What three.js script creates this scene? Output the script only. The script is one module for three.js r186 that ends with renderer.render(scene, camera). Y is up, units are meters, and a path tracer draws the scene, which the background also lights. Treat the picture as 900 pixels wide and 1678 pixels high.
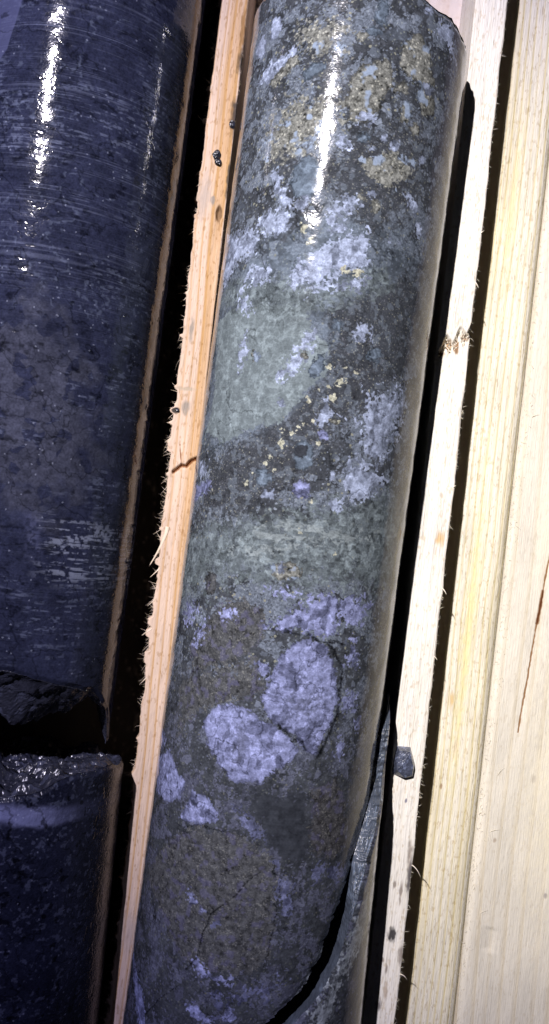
import * as THREE from 'three';
import { ConvexGeometry } from 'three/addons/geometries/ConvexGeometry.js';
import { mergeGeometries, mergeVertices } from 'three/addons/utils/BufferGeometryUtils.js';

// ---------------------------------------------------------------- camera, lamp, exposure (all lengths below are millimetres; MM turns them into metres)
const MM = 0.001, DEG = Math.PI / 180;
const scene = new THREE.Scene();
const roll = 6.3 * DEG;
const camera = new THREE.PerspectiveCamera(2 * Math.atan(839 / 1400) / DEG, 549 / 1024, 0.01, 10);
camera.position.set(0, 217 * MM, 0);
camera.up.set(-Math.sin(roll), 0, -Math.cos(roll));
camera.lookAt(0, 0, 0);
scene.background = new THREE.Color(0.003, 0.003, 0.006);
scene.environmentIntensity = 1;

// the torch that lights the tray, from the upper left outside the frame: a warm hot spot inside a wide violet corona
const lampAt = new THREE.Vector3(-312 * MM, 800 * MM, -435 * MM);
function torch(color, intensity, halfAngle, target) {
  const s = new THREE.SpotLight(color, intensity, 0, halfAngle * DEG, 1, 2);
  s.position.copy(lampAt); s.target.position.set(target[0] * MM, 10 * MM, target[1] * MM);
  s.castShadow = true; s.shadow.radius = 0.35; s.shadow.mapSize.set(2048, 2048); s.shadow.camera.near = 0.1; s.shadow.camera.far = 3;
  scene.add(s, s.target);
}
torch(new THREE.Color(1.0, 0.94, 0.70), 4.0, 8.5, [46, -10]);
torch(new THREE.Color(0.66, 0.62, 1.0), 3.0, 14.5, [26, -48]);

const renderer = new THREE.WebGLRenderer({ antialias: true });
renderer.setSize(549, 1024);
renderer.toneMapping = THREE.LinearToneMapping;
renderer.toneMappingExposure = 1;
renderer.shadowMap.enabled = true;

// ---------------------------------------------------------------- noise
const hsh = (x, y, s) => { let h = Math.imul(x | 0, 374761393) ^ Math.imul(y | 0, 668265263) ^ Math.imul(s | 0, 1442695041); h = Math.imul(h ^ (h >>> 13), 1274126177); h ^= h >>> 16; return (h >>> 0) / 4294967296; };
function vn(x, y, s) {
  const xi = Math.floor(x), yi = Math.floor(y); let u = x - xi, v = y - yi; u = u * u * (3 - 2 * u); v = v * v * (3 - 2 * v);
  const a = hsh(xi, yi, s), b = hsh(xi + 1, yi, s), c = hsh(xi, yi + 1, s), d = hsh(xi + 1, yi + 1, s);
  return a + (b - a) * u + (c - a) * v + (a - b - c + d) * u * v;
}
function fbm(x, y, s, o) { let t = 0, a = 0.5, n = 0; for (let i = 0; i < o; i++) { t += a * vn(x, y, s + i * 17); n += a; a *= 0.5; x *= 2.03; y *= 2.03; } return t / n; }
const W = { d: 0, e: 0, id: 0 };
function cells(x, y, s) {                       // nearest cell: distance, distance to the next one, its random value
  const xi = Math.floor(x), yi = Math.floor(y); let d1 = 9, d2 = 9, id = 0;
  for (let j = -1; j < 2; j++) for (let i = -1; i < 2; i++) {
    const px = xi + i + hsh(xi + i, yi + j, s), py = yi + j + hsh(xi + i, yi + j, s + 5), d = (px - x) ** 2 + (py - y) ** 2;
    if (d < d1) { d2 = d1; d1 = d; id = hsh(xi + i, yi + j, s + 9); } else if (d < d2) d2 = d;
  }
  W.d = Math.sqrt(d1); W.e = Math.sqrt(d2) - W.d; W.id = id; return W;
}
const ss = (a, b, x) => { const t = Math.min(1, Math.max(0, (x - a) / (b - a))); return t * t * (3 - 2 * t); };
const lerp = (a, b, t) => a + (b - a) * t;
let seed = 7; const rnd = () => { seed = (seed * 1664525 + 1013904223) >>> 0; return seed / 4294967296; };
const rr = (a, b) => a + (b - a) * rnd();
const toS = new Uint8Array(4097); for (let i = 0; i < 4097; i++) { const c = i / 4096; toS[i] = Math.round(255 * (c <= 0.0031308 ? 12.92 * c : 1.055 * c ** (1 / 2.4) - 0.055)); }
const enc = (v) => toS[Math.max(0, Math.min(4096, Math.round(v * 4096)))];

function tex(data, w, h, srgb, repeat) {
  const t = new THREE.DataTexture(data, w, h, THREE.RGBAFormat);
  t.magFilter = t.minFilter = THREE.LinearFilter; t.wrapS = t.wrapT = THREE.RepeatWrapping;
  if (srgb) t.colorSpace = THREE.SRGBColorSpace;
  t.needsUpdate = true; return t;
}
// shade(x, y, out) fills out = [r, g, b (linear), height 0..1, roughness]; x, y in millimetres over the sheet
function paint(w, h, x0, x1, y0, y1, shade) {
  const map = new Uint8Array(w * h * 4), bump = new Uint8Array(w * h * 4), rough = new Uint8Array(w * h * 4), o = [0, 0, 0, 0.5, 0.5];
  for (let j = 0, k = 0; j < h; j++) for (let i = 0; i < w; i++, k += 4) {
    shade(x0 + (x1 - x0) * (i + 0.5) / w, y0 + (y1 - y0) * (j + 0.5) / h, o, j * w + i);
    map[k] = enc(o[0]); map[k + 1] = enc(o[1]); map[k + 2] = enc(o[2]); map[k + 3] = 255;
    const b = Math.max(0, Math.min(255, o[3] * 255)), r = Math.max(0, Math.min(255, o[4] * 255));
    bump[k] = bump[k + 1] = bump[k + 2] = b; bump[k + 3] = 255; rough[k] = rough[k + 1] = rough[k + 2] = r; rough[k + 3] = 255;
  }
  return { map: tex(map, w, h, true), bumpMap: tex(bump, w, h), roughnessMap: tex(rough, w, h) };
}
function polyDist(p, x, y) {                     // signed distance to a polygon [x, y, x, y ...], negative inside
  let d = 1e9, c = false; const n = p.length;
  for (let i = 0, j = n - 2; i < n; j = i, i += 2) {
    const ex = p[j] - p[i], ey = p[j + 1] - p[i + 1], wx = x - p[i], wy = y - p[i + 1];
    const t = Math.max(0, Math.min(1, (wx * ex + wy * ey) / (ex * ex + ey * ey + 1e-9))), bx = wx - ex * t, by = wy - ey * t;
    d = Math.min(d, bx * bx + by * by);
    if ((p[i + 1] > y) !== (p[j + 1] > y) && x < (p[j] - p[i]) * (y - p[i + 1]) / (p[j + 1] - p[i + 1]) + p[i]) c = !c;
  }
  return c ? -Math.sqrt(d) : Math.sqrt(d);
}
function lineDist(p, x, y) {
  let d = 1e9;
  for (let i = 0; i + 3 < p.length; i += 2) {
    const ex = p[i + 2] - p[i], ey = p[i + 3] - p[i + 1], wx = x - p[i], wy = y - p[i + 1];
    const t = Math.max(0, Math.min(1, (wx * ex + wy * ey) / (ex * ex + ey * ey + 1e-9)));
    d = Math.min(d, (wx - ex * t) ** 2 + (wy - ey * t) ** 2);
  }
  return Math.sqrt(d);
}

// ---------------------------------------------------------------- names and labels
const used = {};
function numbered(n) { const k = used[n] = (used[n] ?? -1) + 1; return k ? n + '_' + String(k).padStart(3, '0') : n; }
function thing(name, label, category, group) {
  const g = new THREE.Group(); g.name = numbered(name); g.userData = { label, category }; if (group) g.userData.group = group; scene.add(g); return g;
}
function part(name, geo, mat, parent, kind) {
  const m = new THREE.Mesh(geo, mat); m.name = name; m.castShadow = m.receiveShadow = true; if (kind) m.userData.kind = kind; parent.add(m); return m;
}

// ---------------------------------------------------------------- rock of the speckled core: inclusions measured on the core, as [along mm, angle deg] outlines
const R = 24.2, ARC = R * DEG;
const CLASTS = [
  ['Z', 9, 5, [46.5,-83.9,53.9,-41.4,64.1,18.7,55.6,51.8,39.3,56.3,25.6,12.7,11.5,-25,10.1,-68.5]],
  ['G', 6, 4, [-11.7,-84.3,-4.8,-56.3,0,-11.8,8,51,2.3,81.2,-11.5,81.4,-13.1,26.1,-13.2,-13.6,-19.2,-69.8]],
  ['K', 3, 2.5, [41.1,-4.1,46.9,18.2,54.4,52.6,39.7,60.1,27.7,40.6,19.6,14.7,5.1,-4.5,-2.6,-33.9,-1.7,-62.1,8.9,-52.6,18,-14.6,27.4,3.1,34.9,5.2]],
  ['K', 3, 3, [73.5,-2.6,82.7,37.3,67.4,44.8,56.4,14.9,60.3,1.6,67.2,-9.4]],
  ['H', 0.6, 0.8, [38.2,-71.6,41,-51.4,41.4,-10.4,35.9,-5.1,34.2,1.9,28,2.4,24.6,-5.1,21.1,-10.2,17.6,-15.4,17,-24.7,14.1,-38.7,12.8,-49.4,15,-65.2,22.7,-60.9,31.2,-64.5]],
  ['G', 3, 2, [42.9,-71.1,46.2,-62.8,46.7,-30.9,45.3,-5.4,51,23.3,48.1,31.7,42.4,7.3,38.8,-15.3,39.5,-43.5]],
  ['P', 4, 4, [80.2,-38.3,81.9,-23.3,84.3,-10.4,76.4,-7.9,72,-20,70.5,-40.2,76.5,-46.2]],
  ['P', 3, 3, [97.9,-32.3,98.1,-22.5,96.5,-11,92.2,-9.7,91,-20.1,94.4,-30.3]],
  ['L', 0.5, 0.6, [98.5,-44.2,97.2,-45.9,96.7,-48.7,97.5,-51.9,99.3,-52.9,101.1,-52.2,102.1,-49.5,101.7,-46.3,100.4,-43.8]],
  ['L', 0.5, 0.6, [95.6,-54.8,94.2,-56.8,94.2,-60.4,95.4,-63.5,97.1,-66,98.4,-63.9,99,-60.7,98.8,-57.2,97.3,-55.4]],
  ['L', 0.5, 1.2, [88.4,-57.6,90.9,-54.5,92.3,-45.5,93.4,-34.2,92.2,-31.6,90.7,-36.8,88.9,-44,87.2,-47.6]],
  ['P', 0.5, 0.6, [87.2,-47.6,89.4,-42.1,92.2,-32,90.3,-30.2,87.7,-37.5,86.1,-42.8]],
  ['O', 0.3, 0.4, [88,-27.7,89.7,-22.2,89.7,-16.9,88.6,-16,87.1,-19.8,86,-25.4]],
  ['O', 0.5, 0.6, [100.6,10.8,98.7,9.5,97.9,7.4,98.1,5.2,99.4,3.5,101.4,3.7,103,5.1,103.3,7.5,102.5,9.7]],
  ['L', 0.5, 0.6, [105,34.4,104.3,34.2,103.7,32.4,103.3,30.4,103.6,28.7,104.3,28.7,105,29.8,105.5,31.7,105.5,33.6]],
  ['O', 0.5, 0.6, [96.7,6.8,96,6,95.5,4.5,95.5,2.5,96,1.1,96.6,0.6,97.2,1.8,97.5,3.9,97.2,5.6]],
  ['L', 0.6, 1.5, [101,38.1,104.1,42.8,103.2,48.9,100.1,52.2,97.8,57,99.2,47.7]],
  ['P', 0.4, 0.5, [87.3,-3.7,89.6,2,91.7,11.3,89.9,16.6,86.8,17,83.8,12.6,81.7,12.7,78,5.7,78.1,-2,83.2,-4.2]],
  ['P', 0.4, 0.6, [95.3,18.3,98.9,25.5,96.7,34.4,90.8,40.2,89,32.9,89.6,23,91.6,18.3]],
  ['P', 0.5, 0.6, [87.3,25.3,86.4,24.6,85.7,22.4,85.7,19.9,86,17.8,86.8,17.5,87.6,19.1,88,21.5,87.9,23.9]],
  ['P', 0.5, 0.6, [87.6,41.9,85.9,43.5,84.2,41.4,83.4,37.2,84.4,33.1,85.9,30.6,87.7,30.9,88.9,33.7,88.5,38]],
  ['P', 0.5, 0.6, [83.1,27.9,81.7,27.3,80.7,26.1,80.8,24.1,81.8,22.8,83.1,22.2,84.4,22.7,84.9,24.6,84.3,26.5]],
  ['P', 0.5, 0.6, [80.3,34,79.2,34.1,78.6,32.5,78.6,30.8,79.1,29.3,80,29.1,80.8,29.9,81.4,31.4,81.1,33.1]],
  ['P', 0.5, 0.6, [95.5,2.5,94.9,1.1,94.4,-0.8,94.5,-3.5,94.8,-5.6,95.4,-5.6,95.9,-4.2,96.1,-1.4,95.9,0.9]],
  ['L', 0.5, 0.6, [89.3,38.8,88.5,39.3,87.9,38.3,87.7,36.7,88,35,88.7,33.9,89.6,34.2,89.9,35.9,89.9,37.5]],
  ['L', 0.5, 1.2, [80.5,10.2,79.8,10.2,78.8,7.7,78.2,4.6,78.2,2,78.9,1.7,79.7,2.9,80.4,5.5,80.9,8.5]],
  ['O', 0.5, 0.6, [75.7,8.6,75,8.1,74.5,6.4,74.4,4.3,74.9,2.7,75.6,2.8,76.2,3.9,76.5,5.8,76.4,8]],
  ['L', 0.6, 1.2, [73.9,0.9,73.4,0.3,73.3,-2.3,73.6,-4.9,74.1,-6.7,74.6,-6.7,74.8,-4.5,74.8,-1.8,74.4,0.5]],
  ['L', 0.5, 0.6, [76.5,17.5,76,17.2,75.6,16.3,75.5,15.1,75.9,14.2,76.5,13.8,77,14.5,77.1,15.8,77,16.9]],
  ['L', 0.5, 0.6, [75.4,24,74.7,22.9,74.3,21.1,74.6,19.7,75.4,19.8,76.1,20.4,76.6,21.9,76.6,23.4,76.2,24.5]],
  ['L', 0.5, 0.6, [73.5,11.7,73.1,11.4,72.9,10.6,72.8,9.6,73,8.8,73.5,8.7,73.9,9.2,74,10.3,73.9,11.3]],
  ['O', 0.5, 0.5, [66.2,-10.3,63.4,-12.7,62,-17.6,62.8,-23.6,65.8,-26.4,68.8,-26.3,70.5,-22,71,-16.6,69.3,-11.7]],
  ['L', 0.4, 0.9, [68.1,-37.7,68.2,-34.4,63.4,-26.7,61.3,-23.4,60.9,-28.8,64.2,-35]],
  ['P', 0.6, 1, [71,6.5,73,13.4,73.9,25.7,72.4,34.2,69.2,29.3,66.8,21,67.8,12.7]],
  ['P', 0.5, 0.6, [73.1,30.1,72.2,27.8,71.4,23.9,71,19.7,71.1,16.2,71.9,16.8,72.6,18.9,73.2,23.3,73.4,27.3]],
  ['P', 0.5, 0.6, [73.8,35,73,35.2,72.5,33.5,72.3,31.6,72.8,30.4,73.5,30,74.2,30.9,74.6,32.6,74.3,34.2]],
  ['P', 0.5, 0.6, [62.9,18.5,62,18.5,61.6,16.8,61.4,14.9,62,13.7,62.8,13.5,63.5,14.4,63.8,16.1,63.5,17.7]],
  ['P', 0.5, 0.6, [63.9,10.4,63.4,10.2,63,9.1,62.9,7.6,63.3,6.6,63.8,6.4,64.3,7.2,64.4,8.6,64.2,9.8]],
  ['L', 0.7, 1.6, [59.4,-6.1,62.1,-3.1,63.6,3.8,62.2,6.9,59.3,1.3,58,-3]],
  ['L', 0.6, 1.5, [58.8,-42.2,60.4,-34.7,59.7,-25.4,57.1,-23.2,55,-29.5,55.8,-38.9]],
  ['L', 0.7, 1.8, [58.1,-73.6,56.9,-46.6,51.8,-40.8,50.5,-56.8,45.7,-65.7,51.1,-77.2]],
  ['L', 0.7, 1.7, [51.5,-13.6,53.8,-5.5,55.7,2.4,57.5,12.1,55.2,15.6,50.5,14.4,48.3,6.3,47.4,0.3,45.3,-11.7,44.6,-19.1,47.7,-18.8]],
  ['L', 0.5, 0.6, [57.3,3.4,56.7,3.2,56.2,1,56,-1.7,56.2,-3.4,56.5,-4.3,57.1,-2.6,57.6,-0.1,57.7,2.6]],
  ['L', 0.6, 1.4, [61.1,-16.4,60.4,-17.3,60,-19.4,60.2,-21.9,60.8,-23.7,61.5,-23.9,62.1,-22.7,62.1,-20.2,61.9,-17.6]],
  ['L', 0.9, 2, [47.9,-32.8,46.9,-31.7,45.8,-34.7,45.1,-39.1,45.3,-44,46.4,-46.1,47.7,-45.1,48.6,-40.4,48.7,-35.4]],
  ['L', 0.4, 1, [65.9,38.5,64.6,40.3,63.7,40.7,63.6,39,64.3,36.2,65.5,33.3,66.7,32.2,67.2,32.9,66.7,35.4]],
  ['L', 0.5, 0.6, [74.8,40.9,74.1,39.9,73.6,38.4,73.8,37.2,74.3,36.5,75,37.2,75.6,38.4,75.8,39.9,75.4,40.7]],
  ['L', 0.5, 0.6, [56.5,26.8,56.2,26.6,56,25.9,56,25,56,24.2,56.3,24.2,56.5,24.8,56.7,25.7,56.7,26.5]],
  ['L', 0.5, 0.6, [56.8,32.4,56.6,32.3,56.3,31.6,56.4,30.9,56.5,30.4,56.7,30.2,57,30.5,57.1,31.3,57,32]],
  ['L', 0.5, 0.6, [65,15.1,64.5,14.7,64.3,13.6,64.3,12.4,64.4,11.3,64.9,11.2,65.2,12.1,65.4,13.2,65.3,14.3]],
  ['L', 0.4, 1, [61.1,45.3,60.2,44.9,59.6,44.2,59.5,42.8,60.1,41.7,61.1,41.2,61.9,41.6,62,42.9,61.8,44.1]],
  ['L', 1.2, 2.4, [47.2,14.7,46.4,11.8,45.3,3.1,44.4,-6.6,44.3,-12.1,44.6,-14.1,45.4,-6.4,46.5,2.6,47.1,10.4]],
  ['B', 0.5, 0.6, [54.4,-10.6,54,-11,53.8,-11.8,53.8,-12.8,54.1,-13.5,54.5,-13.7,54.8,-13,55,-12.1,54.8,-11.1]],
  ['B', 0.5, 0.6, [56.6,-14.7,56.3,-14.8,56.1,-15.5,56.2,-16.4,56.4,-16.9,56.8,-17.2,57,-16.6,57.1,-15.8,57,-15]],
  ['B', 0.5, 0.6, [49,7.5,48.7,7.1,48.4,6.3,48.4,5.1,48.6,4.1,48.9,4.1,49.2,4.8,49.4,6,49.2,7]],
  ['B', 0.5, 0.6, [49.2,13.6,48.8,13.4,48.5,12.5,48.4,11.5,48.7,10.6,49.2,10.5,49.5,11.2,49.6,12.2,49.5,13.1]],
  ['L', 0.5, 1.4, [31.4,-38.7,29.1,-39.3,27.8,-40.9,28.4,-42.8,30.5,-43.9,32.9,-43.7,34.8,-42.5,35.3,-40.7,33.8,-39.2]],
  ['L', 0.6, 1.6, [28.8,-10.7,26.5,-16.8,26.2,-19.9,26.6,-21.7,29.1,-17.2,31.8,-12,32.9,-7.5,33.1,-4.9,31.4,-6.3]],
  ['L', 0.8, 1.6, [33,-6.5,31.5,-9.2,31,-11.8,31.7,-13.2,33.3,-12.2,34.9,-10.3,36,-7.6,35.9,-5.5,34.6,-5.6]],
  ['P', 0.5, 0.6, [31.8,-6,31.4,-6.3,31,-7.3,31,-8.8,31.4,-10,31.9,-9.9,32.3,-9,32.5,-7.8,32.3,-6.5]],
  ['P', 0.5, 0.6, [30.8,-31.4,30.1,-31.5,29.8,-32.5,30,-33.7,30.4,-34.8,31.1,-35.1,31.6,-34.4,31.7,-33.2,31.4,-32]],
  ['L', 0.8, 1.8, [41.7,-40.2,40.2,-39.4,39,-39.8,39.1,-42.8,40.1,-47,42,-50,43.5,-50.5,44.2,-48.3,43.1,-44]],
  ['L', 0.5, 0.6, [21.7,-15.5,21.2,-15.7,20.9,-16.5,20.9,-17.6,21.3,-18.4,21.8,-18.7,22.2,-17.9,22.3,-17,22.1,-16]],
  ['O', 0.5, 0.6, [29.3,0.8,27.6,-0.6,27.2,-2.8,27.3,-4.8,28.9,-5.3,30.7,-4.2,32,-2.2,32.1,-0.1,31.2,1.4]],
  ['L', 0.5, 1.3, [36.6,13.1,39.6,16.8,38.9,22.6,37.3,22.2,35.7,17.2]],
  ['O', 0.5, 0.6, [33.9,29.4,32.8,28.7,32.1,26.5,32,23.7,32.7,21.5,33.8,21.5,34.7,22.9,35.2,25.4,34.7,27.7]],
  ['O', 0.5, 0.6, [38.1,7.7,37.3,7.4,36.8,6.2,37,4.7,37.4,3.2,38.2,3,39,3.8,39.2,5.4,38.9,7.1]],
  ['B', 0.15, 0.3, [22.5,-2.3,22.3,-3.7,22.9,-5.2,23.4,-4.5,23.1,-2.6]],
  ['B', 0.15, 0.3, [26.4,8.4,27.2,8.6,27.6,10.6,26.9,11.4,26.2,10.3]],
  ['B', 0.15, 0.3, [29.9,6,29.6,4.8,29.7,3.2,30.2,3.1,30.3,4.8]],
  ['B', 0.15, 0.3, [16.7,-7.1,17.3,-8.2,17.8,-7.2,17.4,-5.1,16.7,-5.1]],
  ['B', 0.15, 0.3, [15.9,-8,15.4,-9.1,15.8,-10.5,16.5,-10,16.5,-8.5]],
  ['B', 0.15, 0.3, [13,-13.9,13.8,-15,14.6,-14.2,14.4,-12.5,13.6,-12.3]],
  ['B', 0.15, 0.3, [23.8,9.3,23.1,8,23.4,6.3,24.2,6.4,24.5,8.1]],
  ['B', 0.15, 0.3, [25.1,5.1,25.3,3.8,25.8,3.7,26,4.9,25.6,5.6]],
  ['B', 0.15, 0.3, [27.4,12.5,27.7,12.5,27.8,13.3,27.6,13.7,27.3,13.2]],
  ['B', 0.15, 0.3, [34.7,16.7,35.1,16.9,35.1,17.9,34.9,18.3,34.6,17.5]],
  ['B', 0.15, 0.3, [17.5,-3.3,17,-4.4,17.4,-5.5,18,-5,18.1,-3.6]],
  ['B', 0.15, 0.3, [13.4,-15.2,14.3,-14.5,14.3,-12.2,13.5,-11.4,12.8,-13.1]],
  ['B', 0.15, 0.3, [7.2,-26.8,6.9,-27.5,7.1,-28.4,7.6,-28.2,7.6,-27.2]],
  ['B', 0.15, 0.3, [4.5,-27.1,4.4,-28.7,5,-29.8,5.3,-29.1,5.1,-27.5]],
  ['B', 0.15, 0.3, [10.6,-17.9,10.1,-18.3,10.3,-19.3,10.9,-19.4,11.1,-18.5]],
  ['B', 0.15, 0.3, [2.5,3.3,2.5,2,3,1.6,3.3,2.8,3,3.8]],
  ['B', 0.15, 0.3, [9.8,-11.1,10.1,-11,10.3,-10.2,10,-9.8,9.8,-10.4]],
  ['B', 0.15, 0.3, [14.2,3.6,14.3,2.5,14.8,2.1,15,3.1,14.7,3.9]],
  ['B', 0.15, 0.3, [15.9,-14.2,16.2,-14.8,16.5,-14.3,16.4,-13.4,16,-13.4]],
  ['B', 0.15, 0.3, [12.7,-8.8,13.2,-8.3,13.1,-7.3,12.6,-7,12.4,-7.9]],
  ['B', 0.15, 0.3, [24.4,17,24.1,16.6,24.2,15.6,24.5,15.5,24.6,16.4]],
  ['B', 0.15, 0.3, [24.9,1.6,24.7,1.2,24.7,0.6,25,0.6,25.1,1.1]],
  ['B', 0.15, 0.3, [18.7,0.5,18.5,0.2,18.6,-0.4,18.8,-0.5,18.9,0.1]],
  ['B', 0.15, 0.3, [19.1,10.5,19.5,10.5,19.6,11.3,19.4,11.9,19.1,11.4]],
  ['B', 0.15, 0.3, [9,-21.5,9.3,-21.5,9.4,-20.8,9.2,-20.4,8.9,-20.8]],
  ['B', 0.15, 0.3, [2.3,-50.7,2.7,-51.7,2.9,-50.6,2.5,-48.7,2.2,-48.8]],
  ['B', 0.15, 0.3, [-3.5,0.8,-3.5,0,-3.1,-0.6,-2.9,-0.1,-3.1,0.7]],
  ['B', 0.15, 0.3, [-6.8,19.2,-6.8,18.5,-6.5,18.2,-6.3,18.8,-6.5,19.4]],
  ['B', 0.15, 0.3, [-7.5,28.4,-7.8,27.7,-7.6,26.8,-7.2,26.9,-7.1,27.9]],
  ['B', 0.15, 0.3, [8.1,-16.1,8.3,-15.8,8.4,-14.8,8.1,-14.6,7.9,-15.4]],
  ['B', 0.15, 0.3, [29.4,17.8,29.5,17.2,29.8,17.3,29.8,18,29.6,18.2]],
  ['B', 0.15, 0.3, [30.2,10.8,30.5,10.7,30.6,11.3,30.4,11.7,30.2,11.4]],
  ['B', 0.15, 0.3, [26.3,25.6,26.4,25,26.6,25,26.7,25.6,26.5,26]],
  ['B', 0.15, 0.3, [4,-22,4,-22.6,4.1,-23.1,4.4,-22.7,4.3,-22]],
  ['L', 0.4, 1, [20.2,-0.4,21.4,4.5,23.2,4.5,21.4,8,20.5,10.1,18.6,8.3,17.9,3.2]],
  ['P', 0.5, 0.6, [19.3,10.7,18.8,10.6,18.5,9.3,18.5,7.9,18.9,6.9,19.3,6.8,19.8,7.5,19.9,8.9,19.8,10.3]],
  ['L', 2, 3.2, [20.1,22,24.7,26.1,27.1,40.9,26.4,48.7,20.6,48.1,16.3,37,14.8,26.3]],
  ['L', 0.5, 2.2, [24.2,49,22.5,47,21.3,43,21.5,38.8,23,37,24.7,37.6,26.1,39.8,26.7,43.9,25.8,47.3]],
  ['O', 0.5, 0.6, [12.2,2.7,10.2,2.4,9,-0.6,9.2,-4.5,10.7,-7.2,12.5,-7.5,14.3,-6.2,15.1,-2.5,14.1,1.4]],
  ['D', 0.5, 0.6, [12.8,-0.9,11.9,-1.4,11.3,-3,11.2,-5.3,12,-6.7,13,-7,13.7,-5.8,14,-3.8,13.8,-1.7]],
  ['O', 0.5, 0.6, [6.3,-15.9,5.2,-17.1,4.3,-19,4.4,-21.8,5.4,-23.6,6.5,-24.1,7.7,-23.1,7.8,-20.2,7.5,-17.4]],
  ['V', 0.5, 0.6, [4.9,2.5,3.5,1.5,3.1,-1.2,3.4,-3.7,4.3,-5.7,5.7,-5.6,6.6,-3.7,6.8,-1.1,6.2,1.2]],
  ['V', 0.5, 0.6, [16.5,7.6,15.8,7.3,15.4,5.9,15.5,4.4,15.8,2.9,16.5,2.9,17.1,3.8,17.3,5.3,17.1,6.9]],
  ['L', 0.7, 1.9, [11.5,19.4,12.5,27.5,10.4,36.3,9.1,42.5,6.7,34.6,3.7,29.4,3.9,22,7.3,18.3]],
  ['L', 0.8, 2.2, [14.6,26.7,17.7,32.5,17.6,45.5,13.9,42.5,11.4,31.2]],
  ['L', 0.5, 0.6, [8.5,14,7.9,13.9,7.6,12.8,7.6,11.6,8,10.6,8.6,10.4,9.1,11.1,9.3,12.3,9,13.4]],
  ['L', 0.6, 1.2, [2.9,19.1,2.3,18,1.8,16.6,1.9,14.5,2.2,12.7,2.9,12.7,3.5,13.9,3.7,15.9,3.4,17.8]],
  ['V', 0.5, 1, [2.8,-73.5,4.6,-54.7,3.4,-51.7,0.6,-64.1,-0,-72.3]],
  ['L', 0.6, 1.4, [6.9,-56.5,5.7,-57.1,5.2,-60.2,5.1,-64.8,6.1,-69.9,7.5,-71.5,8.5,-68,8.6,-62.9,7.9,-59.1]],
  ['L', 0.5, 1, [3.1,-14.5,2.5,-15,2,-16.5,2.1,-18.6,2.5,-20,3.1,-20,3.6,-18.9,3.8,-17.1,3.6,-15.5]],
  ['W', 1, 2.4, [-4.1,-20.3,-2.2,-14.1,-1.8,3.6,-2.4,22.2,-2.7,37,-3.9,33.5,-4.2,10.3,-5.7,-1.1,-7.2,-15.5]],
  ['W', 1, 2, [-5.3,2.7,-5.8,1.7,-6.7,-2.1,-7.3,-6.9,-7.4,-10.4,-7,-10.2,-6.3,-7.9,-5.5,-3.1,-5.1,1.4]],
  ['W', 0.8, 2, [-8.5,-7.1,-8.8,-8.8,-8.9,-16.1,-8.9,-24.6,-8.7,-30.8,-8.5,-29.4,-8.2,-24.7,-8.2,-16,-8.3,-8]],
  ['W', 0.8, 2, [-1.4,59.6,-1.7,52,-1.9,39.5,-1.9,28.3,-1.7,22,-1.5,23.9,-1.2,28.2,-1.1,39.1,-1.2,52.1]],
  ['P', 0.4, 0.6, [-11.4,3.7,-12.7,2,-13.3,-2.5,-13.1,-7.4,-12,-10.3,-10.6,-11.3,-9.8,-7.1,-9.3,-2.3,-10.1,2.2]],
  ['L', 0.5, 0.6, [-10.9,-5.1,-11.6,-5.1,-12,-5.6,-12,-6.5,-11.4,-7.3,-10.6,-7.4,-10.1,-7,-9.7,-6.4,-10.2,-5.5]],
  ['M', 0.6, 1, [-19.4,-32.5,-18,-20.1,-20.4,-10,-24.6,-9.9,-29.5,-20,-34.7,-45,-30.5,-51.9,-24.5,-43.9]],
  ['M', 0.5, 0.6, [-16,-38.5,-17.4,-38.6,-18.3,-40.7,-18.3,-43.6,-17.2,-46,-15.7,-47.4,-14.3,-45.6,-13.8,-42.6,-14.6,-39.6]],
  ['M', 2, 2, [-37,-54.6,-33.1,-33.1,-29.6,-11.3,-35.4,-6.4,-38.9,-20.6,-41.7,-37.4,-48.5,-53.5]],
  ['V', 0.4, 1.5, [-22.5,-9.4,-18.9,-0.4,-17.4,8.8,-14.6,13.1,-14.8,21.4,-18.3,26.6,-22,23.9,-23.9,21.6,-23.3,14.7,-22.2,6.8,-23,-0.6]],
  ['V', 0.6, 2, [-16.2,25.9,-14.9,36.5,-17,42.5,-20.7,35.3,-21.4,29.2]],
  ['V', 0.8, 2, [-23.4,31.8,-22.8,37.4,-28.5,39.9,-27.8,32.4]],
  ['V', 0.8, 1.8, [-21.4,-26.3,-22.2,-27.1,-22.9,-28.4,-22.9,-30.6,-22.4,-32.6,-21.4,-32.9,-20.5,-31.7,-20.1,-29.4,-20.5,-27.3]],
  ['V', 0.8, 1.6, [-26,-42.2,-28.1,-44.4,-29,-46.6,-28.8,-48.2,-26.9,-47.4,-24.9,-45.8,-23,-43.5,-23,-42,-24.2,-41.8]],
  ['V', 1, 2, [-23,-52.3,-24.1,-55,-25,-58.5,-24.5,-61.6,-23.7,-63.3,-22.5,-61.4,-21.4,-58.2,-21,-54.3,-21.8,-52.3]],
  ['V', 1, 1.6, [-16,1.6,-16.4,0.7,-16.5,-2.8,-16.4,-6.8,-16,-8.7,-15.6,-9.8,-15.3,-6.7,-15.4,-2.7,-15.6,1.2]],
  ['V', 0.25, 0.55, [-29,-2,-25.6,4,-24,10.9,-25.2,19.4,-28.8,26.3,-35,30,-39.7,28.9,-43,26,-47.5,22.3,-46.3,17.4,-43.6,11,-41.9,2.1,-39.5,-5.1,-36.7,-7.8,-33,-4.2]],
  ['V', 0.5, 1.2, [-31.4,-11.3,-29.4,-8.3,-32.7,-3.4,-32.8,-8.7]],
  ['m', 1.4, 3, [-35.5,22.2,-36.5,21.6,-37.5,17.3,-38.2,12.6,-38.3,9,-37.7,8,-36.6,10.5,-35.5,14.8,-35.3,19]],
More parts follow.
